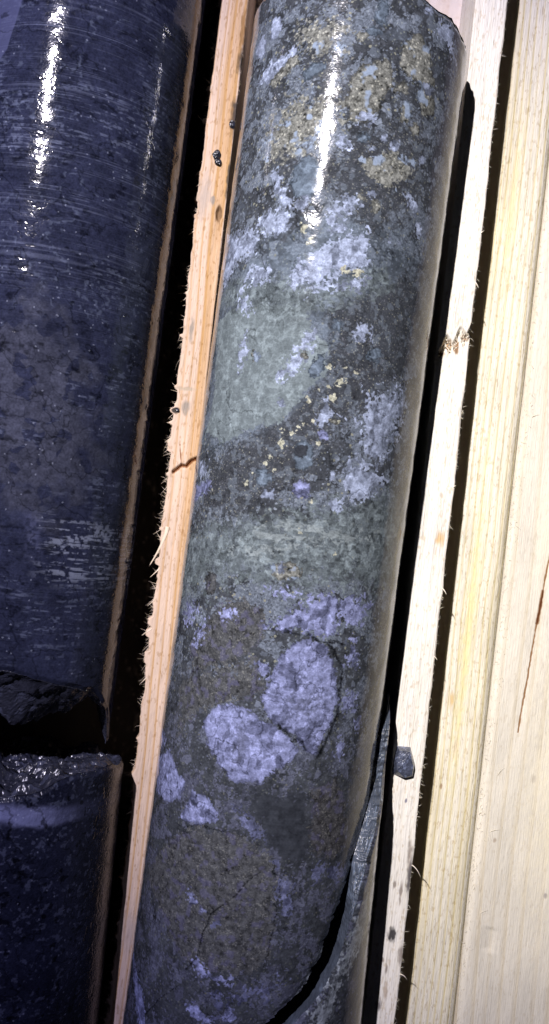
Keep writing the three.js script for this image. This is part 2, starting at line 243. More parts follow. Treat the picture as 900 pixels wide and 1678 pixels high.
  ['V', 0.7, 1.8, [-36.7,42.7,-38.1,42.8,-38.5,39.9,-38.3,36.9,-37.3,34.3,-35.9,33.8,-34.7,35.1,-34.6,38.3,-35.3,41.7]],
  ['V', 0.6, 1.3, [-41.3,48.1,-42.3,48.3,-42.5,46.1,-42.4,43.9,-41.6,41.9,-40.6,41.7,-39.8,42.5,-39.7,44.8,-40.3,47.3]],
  ['V', 0.25, 0.55, [-44.6,-35.4,-41.1,-31.8,-39.1,-23.8,-39.9,-10.9,-41.8,-1.5,-43.8,8,-46.6,13.5,-49.2,9.8,-51.4,1.6,-53.8,-2.1,-53.7,-9.5,-54.6,-15.3,-52.9,-19,-50.5,-26.5,-48,-32.1]],
  ['m', 0.8, 1.6, [-46.3,-12.7,-48.7,-13.4,-49.6,-14.5,-49.6,-15.5,-47.5,-15.8,-45.1,-15.6,-43.5,-14.7,-42.4,-13.6,-44.2,-13.1]],
  ['V', 0.25, 0.5, [-57.6,-82.5,-52.8,-59.5,-55.6,-48.7,-57.3,-42.5,-61,-44,-63,-54.3,-63.1,-71]],
  ['V', 0.25, 0.5, [-58.3,-36.9,-58.6,-28,-60.5,-21.6,-63.1,-21.7,-64.5,-30.8,-65,-39,-65,-43.9,-60.8,-38.7]],
  ['V', 0.5, 1, [-51.4,-66.2,-52.6,-66.2,-53.5,-68.9,-54,-73.8,-54.3,-84.4,-53,-84.3,-51.8,-84.3,-50.3,-73.9,-50.6,-68.9]],
  ['v', 0.7, 1.6, [-59,-12.3,-59.3,-7.7,-61.4,-2.6,-62.3,3.6,-64.7,2.9,-64.4,-3.1,-61.8,-8.4]],
  ['V', 0.5, 0.6, [-69.2,11.6,-70.1,11.6,-70.5,10.4,-70.3,9,-69.7,8,-68.8,7.3,-68.1,8.2,-68.1,9.6,-68.3,11]],
  ['V', 0.5, 1.2, [-46.4,38.2,-47.9,37.8,-48.4,36.3,-48.2,34.8,-46.9,33.6,-45.4,34,-44.2,34.9,-43.8,36.5,-45,37.8]],
  ['v', 0.7, 1.4, [-71,35,-72.2,34.7,-72.7,32.7,-72.1,30.5,-71.3,28.5,-70,27.9,-69.4,29.4,-69.1,31.3,-69.7,33.7]],
  ['v', 0.8, 1.8, [-72.5,50.8,-73.3,50,-73.3,45.9,-72.8,42,-72,39.6,-71.1,39.3,-70.5,40.9,-70.6,44.7,-71.4,49]],
  ['D', 2.5, 2, [-55.2,-10.5,-54,14.3,-55.1,22.6,-67.5,25.3,-67.5,9.7,-60.7,-1.4]],
  ['M', 0.7, 1, [-73.3,-55.3,-68.2,-45.2,-64.6,-28.3,-64.6,-6,-67.6,6.7,-72.4,11.2,-79.7,12.1,-87.1,13,-90.9,5.2,-92.4,-15.2,-91.1,-32.7,-85.9,-46.1,-80,-63.7]],
  ['N', 1, 1, [-53.9,22.2,-52.3,35.7,-57,44.2,-66.3,48.8,-68.8,40.7,-66.3,26.6]],
  ['V', 0.5, 0.9, [-77.7,-33.2,-77.9,-29.7,-80.7,-20.7,-81.5,-22.8,-80.1,-28.9]],
  ['V', 0.6, 1.1, [-90.8,-23.9,-90.9,-21.5,-92.6,-15.1,-92.8,-4.1,-94.1,-4.3,-93.9,-13.1,-92.9,-19.8]],
  ['V', 0.6, 1.2, [-99.8,-25,-99.9,-21.6,-100.5,-11,-98.3,-1.2,-100.2,-1.2,-103,-11.7,-101.7,-21]],
  ['V', 0.5, 0.9, [-94.9,-84,-97.6,-84.3,-101.8,-61,-103.1,-52.5,-110,-46.1,-111.2,-51.1,-105.7,-61.1,-101,-75.3]],
  ['v', 0.8, 2, [-75.7,19.6,-77.5,19.3,-78.8,18.1,-78.2,16,-76.7,14.2,-74.6,13.5,-73,14.2,-72.4,16,-73.8,18.1]],
  ['v', 0.6, 1, [-82.6,-13.5,-83.3,-13.5,-83.8,-14.6,-83.7,-15.9,-83.3,-16.9,-82.7,-17,-82,-16.6,-81.8,-15.2,-82.1,-14.1]],
  ['v', 1.4, 2.6, [-92.8,20.3,-93.9,17.7,-95.1,12.1,-96.4,4.8,-96.7,0,-96,-0.8,-94.6,3.5,-93.2,9.9,-92.6,16.5]],
  ['v', 0.9, 1.6, [-97.3,-6.5,-98.9,-5.4,-100.1,-5.4,-99.9,-7.4,-99.2,-9.8,-97.6,-11.7,-96.1,-12.6,-95.4,-11.5,-96,-9.1]],
  ['T', 1.2, 2.4, [-39.7,80.7,-42.8,80.2,-52.9,80.1,-62.5,80.3,-74.5,80.7,-83.9,81.4,-88.2,58.9,-93.7,43.2,-100.7,37.9,-104.8,28.6,-99.8,26.7,-93.1,36.8,-86.5,46.7,-80.1,56.8,-73.3,74.4,-63.1,81,-53.4,80.7,-45.2,80.8]],
];
const CRACKS = [
  [0.28, [-70.8,3.3,-72.7,-2.0,-75.9,-6.6,-80.6,-17.3,-84.5,-20.4,-90.2,-22.4,-93.1,-26.5]],
  [0.25, [-97.2,-30.3,-101.4,-39.8,-106.5,-48.6]],
  [0.5, [-23.1,-0.9,-23.6,3.4,-23.5,10.8,-24.5,19.2,-24.5,30.4]],
  [0.55, [-25.2,20.7,-28.7,29.1,-34.0,31.5,-39.2,30.9,-43.4,27.5,-47.7,23.0]],
  [0.6, [-41.6,2.0,-42.9,7.8,-44.8,14.4,-47.3,18.3]],
  [0.2, [-65.6,-55.2,-66.0,-39.3,-64.4,-28.4,-64.4,-6.1]],
  [0.22, [-67.6,6.7,-72.4,11.8,-79.7,12.7,-89.5,10.7]],
];

const S0 = -130, S1 = 113;
// colours of the rock's constituents, linear
function rockColor(t, s, a, n, g, out) {
  const f = fbm(s * 1.1, a * 1.1, 91, 3), fine = vn(s * 5, a * 5, 93);
  const k = 0.55 + 0.9 * f;
  if (t === 'L' || t === 'V' || t === 'v' || t === 'T') {
    const hole = ss(0.555, 0.64, fbm(s * 0.42 + 9, a * 0.55, 97, 6)), vl = ss(0.90, 0.985, 1 - Math.abs(2 * fbm(s * 0.6, a * 0.6, 98, 4) - 1));
    const c = t === 'L' ? [0.29, 0.34, 0.46] : t === 'T' ? [0.30, 0.34, 0.38] : [0.224, 0.250, 0.425], q = t === 'v' ? 0.5 : 1;
    const b = (0.50 + 0.95 * (f - 0.25)) * (0.70 + 0.42 * fine + 0.22 * vn(s * 9, a * 9, 94)) * q * (1 - 0.5 * hole) * (1 + 0.45 * vl) * (t === 'V' ? 1 - 0.6 * ss(0.955, 0.992, 1 - Math.abs(2 * fbm(s * 0.22 + 5, a * 0.22, 55, 5) - 1)) : 1);
    out[0] = c[0] * b; out[1] = c[1] * b; out[2] = c[2] * b;
  } else if (t === 'K') { const b = (0.45 + 0.6 * f) * (0.55 + 0.5 * fine + 0.4 * vn(s * 8, a * 8, 64)), e = cells(s * 2.3 + 3, a * 2.3, 65), gl = e.id > 0.55 && e.d < 0.08 + 0.36 * vn(s * 3, a * 3, 66) ? (e.id - 0.5) * 2 : 0; const pl = ss(0.58, 0.64, fbm(s * 0.8, a * 0.8, 67, 4)) * 0.05; out[0] = 0.046 * b + 0.13 * gl + pl * 0.8; out[1] = 0.051 * b + 0.132 * gl + pl; out[2] = 0.060 * b + pl * 1.25 + (e.id > 0.8 ? 0.10 : 0.15) * gl; }
  else if (t === 'G' || t === 'H') { const vl = ss(0.90, 0.99, 1 - Math.abs(2 * fbm(s * 0.45, a * 0.45, 54, 5) - 1)), dk = ss(0.60, 0.72, fbm(s * 0.9, a * 0.9, 56, 4)); let b = (0.36 + 0.75 * f + 0.35 * (fine - 0.5) + 0.3 * (vn(s * 9, a * 9, 58) - 0.5) + 0.6 * ss(0.60, 0.66, fbm(s * 0.6, a * 0.6, 53, 5)) + 0.55 * vl) * (1 - (t === 'H' ? 0.22 : 0.5) * dk); if (t === 'H') b = 0.55 * b + 0.38;
    const w = t === 'H' ? 1.32 : 1; out[0] = 0.112 * b * w; out[1] = 0.137 * b * w; out[2] = 0.148 * b * w; }
  else if (t === 'Z') { const b = 0.7 + 0.8 * (f - 0.4) + 0.7 * ss(0.52, 0.68, n); out[0] = 0.085 * b; out[1] = 0.11 * b; out[2] = 0.14 * b; }
  else if (t === 'W') { const b = 0.7 + 0.7 * (f - 0.4) + 0.4 * fine; out[0] = 0.17 * b; out[1] = 0.20 * b; out[2] = 0.21 * b; }
  else if (t === 'O') { const b = 0.55 + 0.35 * fine + 0.7 * (f - 0.4) + 0.5 * ss(0.8, 1, 1 - Math.abs(2 * fbm(s * 0.5, a * 0.5, 41, 2) - 1)); out[0] = 0.105 * b; out[1] = 0.135 * b; out[2] = 0.175 * b; }
  else if (t === 'B') { const b = (0.45 + 0.9 * fine) * (0.7 + 0.6 * vn(s * 2.7, a * 2.7, 99)); out[0] = 0.33 * b; out[1] = 0.335 * b; out[2] = 0.265 * b; }
  else if (t === 'D') { out[0] = 0.030 * k; out[1] = 0.034 * k; out[2] = 0.042 * k; }
  else if (t === 'm') { out[0] = 0.055 * k; out[1] = 0.06 * k; out[2] = 0.085 * k; }
  else {                                          // granular, sulphide-rich: P brassy, M and N greyer
    const h = vn(s * 4.3, a * 4.3, 95) * 0.6 + vn(s * 8, a * 8, 96) * 0.5, b = t === 'P' ? 0.02 + 0.95 * g + 0.75 * h + 1.1 * (f - 0.45) : 0.20 + 0.45 * g + 0.75 * h + 1.1 * (f - 0.45), c = t === 'P' ? [0.150, 0.156, 0.144] : t === 'M' ? [0.064, 0.068, 0.073] : [0.052, 0.053, 0.057];
    out[0] = c[0] * b; out[1] = c[1] * b; out[2] = c[2] * b;
    if (t !== 'P') { const sk = ss(0.70, 0.84, vn(s * 4.7 + 40, a * 4.7, 92)) * ss(0.32, 0.60, vn(s * 1.1, a * 1.1, 90)); out[0] += 0.075 * sk; out[1] += 0.076 * sk; out[2] += 0.066 * sk; }
    if (t !== 'P') { const l = ss(0.56, 0.70, fbm(s * 0.8 + 3, a * 0.8, 73, 4)) * 0.35; out[0] = lerp(out[0], 0.10, l); out[1] = lerp(out[1], 0.10, l); out[2] = lerp(out[2], 0.19, l); }
    if (t === 'P' && W.id > 0.86 && W.d < 0.34) { out[0] += 0.15; out[1] += 0.148; out[2] += 0.115; }
    if (t === 'P') { const l = ss(0.60, 0.70, fbm(s * 0.45 + 3, a * 0.45, 71, 3)); out[0] = lerp(out[0], 0.2, l); out[1] = lerp(out[1], 0.25, l); out[2] = lerp(out[2], 0.33, l); }
  }
}
const SHARDS = [[0.26, 34, 0.45], [0.5, 35, 0.7], [0.9, 36, 0.9], [1.8, 38, 1.0], [3.2, 39, 0.9]];
function speckledRock() {
  const boxes = CLASTS.map(([t, soft, rag, p]) => {
    const q = p.map((v, i) => i % 2 ? v * ARC : v); let b = [1e9, -1e9, 1e9, -1e9];
    for (let i = 0; i < q.length; i += 2) { b[0] = Math.min(b[0], q[i]); b[1] = Math.max(b[1], q[i]); b[2] = Math.min(b[2], q[i + 1]); b[3] = Math.max(b[3], q[i + 1]); }
    const m = soft + rag + 1; return { t, soft, rag, q, b: [b[0] - m, b[1] + m, b[2] - m, b[3] + m] };
  });
  const cracks = CRACKS.map(([w, p]) => [w, p.map((v, i) => i % 2 ? v * ARC : v)]);
  const c = [0, 0, 0], half = 180 * ARC;
  return paint(1024, 2048, -half, half, S0, S1, (a, s, o) => {
    const n = fbm(s * 0.22, a * 0.22, 3, 4), f = fbm(s * 0.9, a * 0.9, 13, 3), low = ss(-20, -60, s);
    cells(s * 2.1, a * 2.1, 21); const g = W.id * (0.55 + 0.45 * ss(0, 0.25, W.e)), gid = W.id, gd = W.d;
    // matrix: dark groundmass crowded with angular grains and pale shards of every size
    const wS = s + 0.9 * (fbm(s * 0.7, a * 0.7, 33, 3) - 0.5), wA = a + 0.9 * (fbm(s * 0.7 + 30, a * 0.7, 33, 3) - 0.5);
    let b = (0.40 + 0.75 * f + 0.7 * (n - 0.5)) * (0.60 + 0.50 * vn(s * 3.4, a * 3.4, 17) + 0.38 * vn(s * 7, a * 7, 18));
    o[0] = 0.048 * b; o[1] = 0.054 * b; o[2] = 0.064 * b;
    const pp = (0.12 + 0.88 * ss(0.46, 0.60, fbm(s * 0.30, a * 0.30, 31, 5))) * lerp(0.62, 0.36, low);
    for (const [sc, sd, q] of SHARDS) {
      cells(wS * sc, wA * sc, sd); if (W.id > pp * q) continue;
      const e = ss(0.03, 0.09, W.e), tone = (0.45 + 0.75 * hsh(W.id * 9999, sd, 3)) * (0.62 + 0.40 * f + 0.38 * vn(s * 5, a * 5, 37)), m = e * 0.9;
      o[0] = lerp(o[0], lerp(0.125, 0.085, low) * tone, m); o[1] = lerp(o[1], lerp(0.148, 0.093, low) * tone, m); o[2] = lerp(o[2], lerp(0.185, 0.132, low) * tone, m);
    }
    if (gid > 0.86 && gd < 0.40) { const q = (gid - 0.86) * lerp(5, 2.5, low); o[0] += 0.12 * q; o[1] += 0.13 * q; o[2] += (gid > 0.93 ? 0.09 : 0.17) * q; }
    const sp = cells(s * 0.95 + 7, a * 0.95, 61), sid = sp.id; if (sid > 0.88 && sp.d < (0.10 + 0.26 * vn(s * 2, a * 2, 63)) * lerp(1, 0.6, low)) { const gold = sid > 0.955; const q = lerp(1, 0.55, low); o[0] = (gold ? 0.18 : 0.16) * q; o[1] = (gold ? 0.185 : 0.185) * q; o[2] = (gold ? 0.15 : 0.225) * q; }
    cells(s * 2.1, a * 2.1, 21);
    // inclusions
    cells(wS * 1.5, wA * 1.5, 45); const w3 = W.id - 0.5; cells(s * 2.1, a * 2.1, 21); const w1 = fbm(s * 0.55, a * 0.55, 47, 4) - 0.5, w2 = fbm(s * 2.2, a * 2.2, 49, 2) - 0.5; let hgt = 0.5, last = '';
    for (const k of boxes) {
      const B = k.b; if (s < B[0] || s > B[1] || a < B[2] || a > B[3]) continue;
      const d = polyDist(k.q, s, a) + (w1 * 1.5 + w2 * 1.1 + w3 * (k.t === 'B' ? 2.2 : 1.0)) * k.rag * 1.2, sf = 'LVvOBPMH'.includes(k.t) ? k.soft * 0.22 : k.soft * 0.5, m = 1 - ss(-sf, sf, d);
      if (m <= 0) continue;
      rockColor(k.t, s, a, n, g, c); const rim = k.soft < 0.6 && k.t !== 'B' ? 1 - (k.t === 'P' || k.t === 'M' || k.t === 'O' ? 0.6 : 0.35) * ss(0.55, 0.0, Math.abs(d + 0.1)) : 1, mm = k.t === 'K' ? m * 0.9 : k.t === 'H' ? m * 0.94 : k.t === 'Z' ? m * 0.42 : k.t === 'G' ? m * 0.86 : k.t === 'T' ? m * 0.8 : k.t === 'm' ? m * 0.5 : k.t === 'W' ? m * ss(0.38, 0.52, fbm(s * 1.5, a * 0.35, 57, 4)) : m;
      for (let q = 0; q < 3; q++) o[q] = lerp(o[q], c[q] * rim, mm);
      if (m > 0.5) last = k.t;
    }
    for (const [w, p] of cracks) { const d = lineDist(p, s + 1.6 * w1, a + 1.6 * w1) + Math.abs(w2) * 0.9; const m = (1 - ss(w * 0.3, w * 1.3, d)) * ss(0.12, 0.34, fbm(s * 0.4, a * 0.4, 59, 3)); if (m > 0) { for (let q = 0; q < 3; q++) o[q] *= 1 - 0.78 * m; hgt -= 0.35 * m; } }
    const micro = 0.80 + 0.26 * vn(s * 5.2, a * 5.2, 78) + 0.16 * vn(s * 2.6, a * 2.6, 79), hair = ss(0.965, 0.995, 1 - Math.abs(2 * fbm(s * 0.16 + 0.05 * a, a * 0.16, 76, 5) - 1)) * ss(0.4, 0.6, fbm(s * 0.1, a * 0.1, 75, 2)); for (let q = 0; q < 3; q++) o[q] *= micro * (1 - 0.5 * hair); hgt -= 0.2 * hair;
    // rings left by the drill bit: faint, square to the axis
    const ring = vn(s * 6.5 + 0.4 * vn(a * 0.08, s * 0.05, 8), a * 0.05, 77); const rk = 0.93 + 0.14 * ring; o[0] *= rk; o[1] *= rk; o[2] *= rk;
    const gran = last === 'P' || last === 'M' || last === 'N' ? 1 : last === '' ? 0.7 : 0.3;
    o[3] = hgt + (vn(s * 6, a * 6, 83) - 0.5) * 0.30 * gran + (g - 0.4) * 0.28 * gran + (fbm(s * 1.4, a * 1.4, 85, 2) - 0.5) * 0.08 + (ring - 0.5) * 0.06;
    o[4] = 0.05 + 0.07 * fbm(s * 1.5, a * 1.5, 87, 2) + 0.07 * gran * vn(s * 7, a * 7, 89);
  });
}
const rockTex = speckledRock();
const rockMat = new THREE.MeshPhysicalMaterial({ ...rockTex, color: new THREE.Color(1.16, 1.16, 1.16), roughness: 1, bumpScale: 0.000045, ior: 1.5, specularIntensity: 0.75 });

// ---------------------------------------------------------------- rock of the dark cores
const DS0 = -130, DS1 = 130;
function darkRock(kind) {
  const half = 180 * ARC;
  return paint(1024, 2048, -half, half, DS0, DS1, (a, s, o) => {
    const n = fbm(s * 0.16, a * 0.16, 203, 4), f = fbm(s * 1.0, a * 1.0, 213, 4);
    let b = 0.5 + 0.6 * f + 0.9 * (n - 0.4), h = 0.5;
    const dk = kind === 'upper' ? 0.88 : 0.55; const gr = 0.55 + 0.5 * vn(s * 3.2, a * 3.2, 205) + 0.45 * vn(s * 7, a * 7, 206); o[0] = 0.024 * b * dk * gr; o[1] = 0.028 * b * dk * gr; o[2] = 0.058 * b * dk * gr;
    if (kind === 'upper') {
      const ringy = ss(25, 55, s) * 0.9 + 0.25;
      const r1 = 0.55 * ss(0.66, 0.9, vn(s * 4.6 + 0.5 * vn(a * 0.06, 0, 4), a * 0.03, 221)) * ss(0.35, 0.7, fbm(s * 0.3, a * 0.10, 223, 3));
      const r2 = ss(0.55, 0.95, vn(s * 8.0 + 0.5 * vn(a * 0.06, 0, 4), a * 0.05, 227)) * ss(0.3, 0.7, fbm(s * 0.9, a * 0.35, 229, 4)) * (0.4 + 1.1 * vn(s * 3, a * 3, 228));
      const r = (r1 * 0.8 + r2 * 0.5) * ringy; o[0] += 0.075 * r; o[1] += 0.085 * r; o[2] += 0.125 * r; h += 0.12 * r - 0.16 * r2 * ringy;
      // flaky pale rows
      const row = ss(0.52, 0.64, fbm(s * 2.4, a * 0.35, 231, 3)) * ss(0.40, 0.58, fbm(s * 1.5, a * 1.5, 232, 4)) * ss(0.42, 0.62, fbm(s * 0.12, a * 0.08, 233, 3)); o[0] += 0.05 * row; o[1] += 0.058 * row; o[2] += 0.085 * row; h += 0.1 * row;
      // breccia of grey angular pieces
      const br = 1 - ss(0.7, 1.25, Math.hypot((s - 14 + 0.35 * (a - 4)) / 21, (a - 3) / 15) + (fbm(s * 0.25, a * 0.25, 237, 3) - 0.5) * 1.1);
      if (br > 0) {
        const wx = s + 2.2 * (fbm(s * 0.35, a * 0.35, 239, 3) - 0.5), wy = a + 2.2 * (fbm(s * 0.35 + 50, a * 0.35, 239, 3) - 0.5); const big = cells(wx * 0.24, wy * 0.30, 241), bi = big.id, be = big.e; cells(wx * 0.55 + 4, wy * 0.55, 243); W.id = bi > 0.45 ? bi : W.id * 0.8; W.e = bi > 0.45 ? be : W.e * 0.6;
        const edge = lerp(0.55, 1, ss(0.0, 0.07, W.e + 0.06 * (f - 0.4))), v = (0.55 + 0.5 * W.id) * edge * (0.5 + 0.6 * f) * (0.7 + 0.6 * vn(s * 3.5, a * 3.5, 244)); const m = br * (W.id > 0.42 ? 0.82 : 0.10); o[0] = lerp(o[0], 0.062 * v, m); o[1] = lerp(o[1], 0.067 * v, m); o[2] = lerp(o[2], 0.102 * v, m); h -= 0.1 * (1 - edge) * br;
      }
      // pale scuffed band
      const band = ss(0.48, 0.60, fbm(s * 2.4, a * 0.22, 251, 3)) * ss(0.38, 0.56, fbm(s * 1.2, a * 1.2, 252, 4)) * (1 - ss(4, 9, Math.abs(s + 11 + 0.06 * a))) * ss(6, 16, a) * 1.2; o[0] += 0.13 * band; o[1] += 0.145 * band; o[2] += 0.19 * band;
      const smear = 0.6 * ss(0.35, 0.65, fbm(s * 1.2, a * 1.2, 253, 4)) * (1 - ss(0.4, 2.2, Math.abs(a - 6.5 + 0.15 * s))) * (1 - ss(3, 6, Math.abs(s + 10))); o[0] += 0.05 * smear; o[1] += 0.055 * smear; o[2] += 0.10 * smear;
      // thin pale veins across the upper part
      const vein = (1 - ss(0.05, 0.3, Math.abs(fbm(s * 0.09 + 4, a * 0.07, 257, 5) - 0.5) * 14)) * ss(20, 40, s) * ss(0.45, 0.62, fbm(s * 1.6, a * 1.6, 259, 3)); o[0] += 0.035 * vein; o[1] += 0.042 * vein; o[2] += 0.06 * vein;
      const patch = ss(0.3, -0.3, polyDist([100, -17.5, 86, -25, 84, -29, 84, -60, 130, -60, 130, -17], s, a / ARC) ); o[0] = lerp(o[0], 0.09, patch * 0.6); o[1] = lerp(o[1], 0.10, patch * 0.6); o[2] = lerp(o[2], 0.20, patch * 0.6);
      const pit = ss(0.66, 0.80, fbm(s * 0.7, a * 0.40, 261, 4)); for (let q = 0; q < 3; q++) o[q] *= 1 - 0.55 * pit; h -= 0.5 * pit;
    } else {
      const d = s + 65.5 + 0.05 * a + 2.2 * (fbm(s * 0.2, a * 0.2, 267, 3) - 0.5), band = (1 - ss(1.0, 2.6, Math.abs(d))) * (1 - ss(10, 24, a) * 0.85) * (0.7 + 0.5 * f); o[0] = lerp(o[0], 0.15, band); o[1] = lerp(o[1], 0.165, band); o[2] = lerp(o[2], 0.30, band);
      const fl = ss(0.60, 0.72, fbm(s * 1.3, a * 1.3, 271, 4)); o[0] += 0.035 * fl; o[1] += 0.04 * fl; o[2] += 0.06 * fl;
      const pit = ss(0.68, 0.76, fbm(s * 0.6, a * 0.6, 273, 3)); for (let q = 0; q < 3; q++) o[q] *= 1 - 0.7 * pit; h -= 0.45 * pit;
    }
    { const hair = ss(0.965, 0.995, 1 - Math.abs(2 * fbm(s * 0.14, a * 0.14 + 0.04 * s, 276, 5) - 1)); for (let q = 0; q < 3; q++) o[q] *= 1 - 0.5 * hair; h -= 0.3 * hair; }
    const st = cells(s * 1.2, a * 1.2, 277); if (st.id > 0.965 && st.d < 0.22) { o[0] += 0.1; o[1] += 0.11; o[2] += 0.14; }
    o[3] = h + (vn(s * 5, a * 5, 281) - 0.5) * 0.30 + (fbm(s * 1.3, a * 1.3, 283, 3) - 0.5) * 0.06;
    o[4] = (kind === 'upper' ? 0.05 : 0.22) + 0.08 * f;
  });
}
const darkMat = new THREE.MeshPhysicalMaterial({ ...darkRock('upper'), roughness: 1, bumpScale: 0.000048, ior: 1.5, specularIntensity: 0.7 });
const darkLowMat = new THREE.MeshPhysicalMaterial({ ...darkRock('lower'), roughness: 1, bumpScale: 0.00018, ior: 1.5 });
const brokenTex = paint(512, 512, 0, 64, 0, 64, (x, y, o) => {
  const p = (f, s, k) => { const u = x / 64 * f, v = y / 64 * f, X = u % f, Y = v % f; return lerp(lerp(fbm(X, Y, s, k), fbm(X - f, Y, s, k), ss(0, 1, X / f)), lerp(fbm(X, Y - f, s, k), fbm(X - f, Y - f, s, k), ss(0, 1, X / f)), ss(0, 1, Y / f)); };
  const f = p(20, 301, 5), g = p(60, 303, 3), v = p(110, 305, 2), b = (0.25 + 1.3 * f) * (0.6 + 0.8 * v); o[0] = 0.026 * b; o[1] = 0.028 * b; o[2] = 0.044 * b;
  const l = ss(0.57, 0.70, p(26, 307, 5)); o[0] += 0.030 * l * (0.4 + g); o[1] += 0.034 * l * (0.4 + g); o[2] += 0.055 * l * (0.4 + g); o[3] = 0.5 + 0.5 * (f - 0.5) + 0.4 * (g - 0.5) + 0.25 * (v - 0.5); o[4] = 0.14 + 0.26 * g;
});
const brokenMat = new THREE.MeshPhysicalMaterial({ ...brokenTex, roughness: 1, bumpScale: 0.0007, ior: 1.5 });
const greyBrokenMat = new THREE.MeshPhysicalMaterial({ ...brokenTex, color: new THREE.Color(3.2, 3.6, 3.0), roughness: 1, bumpScale: 0.00035, ior: 1.5 });

// ---------------------------------------------------------------- core geometry: axis frame with +s towards the top of the picture
function frame(x0, h, yaw) { const d = new THREE.Vector3(Math.sin(yaw), 0, -Math.cos(yaw)), r = new THREE.Vector3(Math.cos(yaw), 0, Math.sin(yaw)); return { o: new THREE.Vector3(x0, h, 0), d, r }; }
const onAxis = (F, s, deg, rad, v) => v.set(F.o.x + F.d.x * s + F.r.x * rad * Math.sin(deg * DEG), F.o.y + rad * Math.cos(deg * DEG), F.o.z + F.d.z * s + F.r.z * rad * Math.sin(deg * DEG));
// a sheet of nu x nv quads; at(u, v, p) sets p and returns [uvx, uvy]
function sheet(nu, nv, at, base) {
  const pos = [], uv = [], idx = [], p = new THREE.Vector3();
  for (let j = 0; j <= nv; j++) for (let i = 0; i <= nu; i++) { const t = at(i / nu, j / nv, p); pos.push((p.x - base[0]) * MM, (p.y - base[1]) * MM, (p.z - base[2]) * MM); uv.push(t[0], t[1]); }
  for (let j = 0; j < nv; j++) for (let i = 0; i < nu; i++) { const a = j * (nu + 1) + i, b = a + 1, c = a + nu + 1, d = c + 1; idx.push(a, b, d, a, d, c); }
  const g = new THREE.BufferGeometry(); g.setAttribute('position', new THREE.Float32BufferAttribute(pos, 3)); g.setAttribute('uv', new THREE.Float32BufferAttribute(uv, 2)); g.setIndex(idx); g.computeVertexNormals(); return g;
}
const skin = (s, deg, k = 1) => (fbm(s * 0.25, deg * 0.1, 401, 3) - 0.5) * 0.22 * k;     // the core is not perfectly round
function coreSkin(F, Rr, sLow, sHigh, s0, s1, base, nv = 420) {
  return sheet(200, nv, (u, v, p) => { const deg = -180 + 360 * u, s = lerp(sLow(deg), sHigh(deg), v), edge = Math.min(v, 1 - v) * (sHigh(0) - sLow(0)); onAxis(F, s, deg, Rr + skin(s, deg) - 0.5 * ss(0.9, 0, edge), p); return [u, (s - s0) / (s1 - s0)]; }, base);
}
function coreEnd(F, Rr, sEnd, rough, base, sd, nu = 140, nv = 46) {
  return sheet(nu, nv, (u, v, p) => {
    const deg = -180 + 360 * u, q = 1 - v, rad = Rr * q, x = rad * Math.sin(deg * DEG), y = rad * Math.cos(deg * DEG);
    const edge = ss(0, 0.10, 1 - q), rg = (u1, v1, k) => Math.abs(2 * fbm(u1, v1, sd + k, 3) - 1), xs = x + 0.5 * y, ns = (rg(x * 0.07, y * 0.13, 0) - 0.25) * 3.6 + (rg(xs * 0.16, y * 0.34, 7) - 0.25) * 2.4 + (rg(x * 0.5, y * 0.9, 11) - 0.25) * 1.1 + (fbm(x * 1.6, y * 2.2, sd + 13, 2) - 0.5) * 0.5;
    onAxis(F, sEnd(deg, q) + rough * ns * edge, deg, rad + (q > 0.99 ? skin(sEnd(deg, q), deg) - 0.5 : 0), p); return [x / 56, y / 30 + sEnd(deg, q) / 40];
  }, base);
}

const flip = (g) => { const i = g.index.array; for (let k = 0; k < i.length; k += 3) { const t = i[k]; i[k] = i[k + 1]; i[k + 1] = t; } g.computeVertexNormals(); return g; };
const wrap = (deg) => deg > 180 ? deg - 360 : deg <= -180 ? deg + 360 : deg;

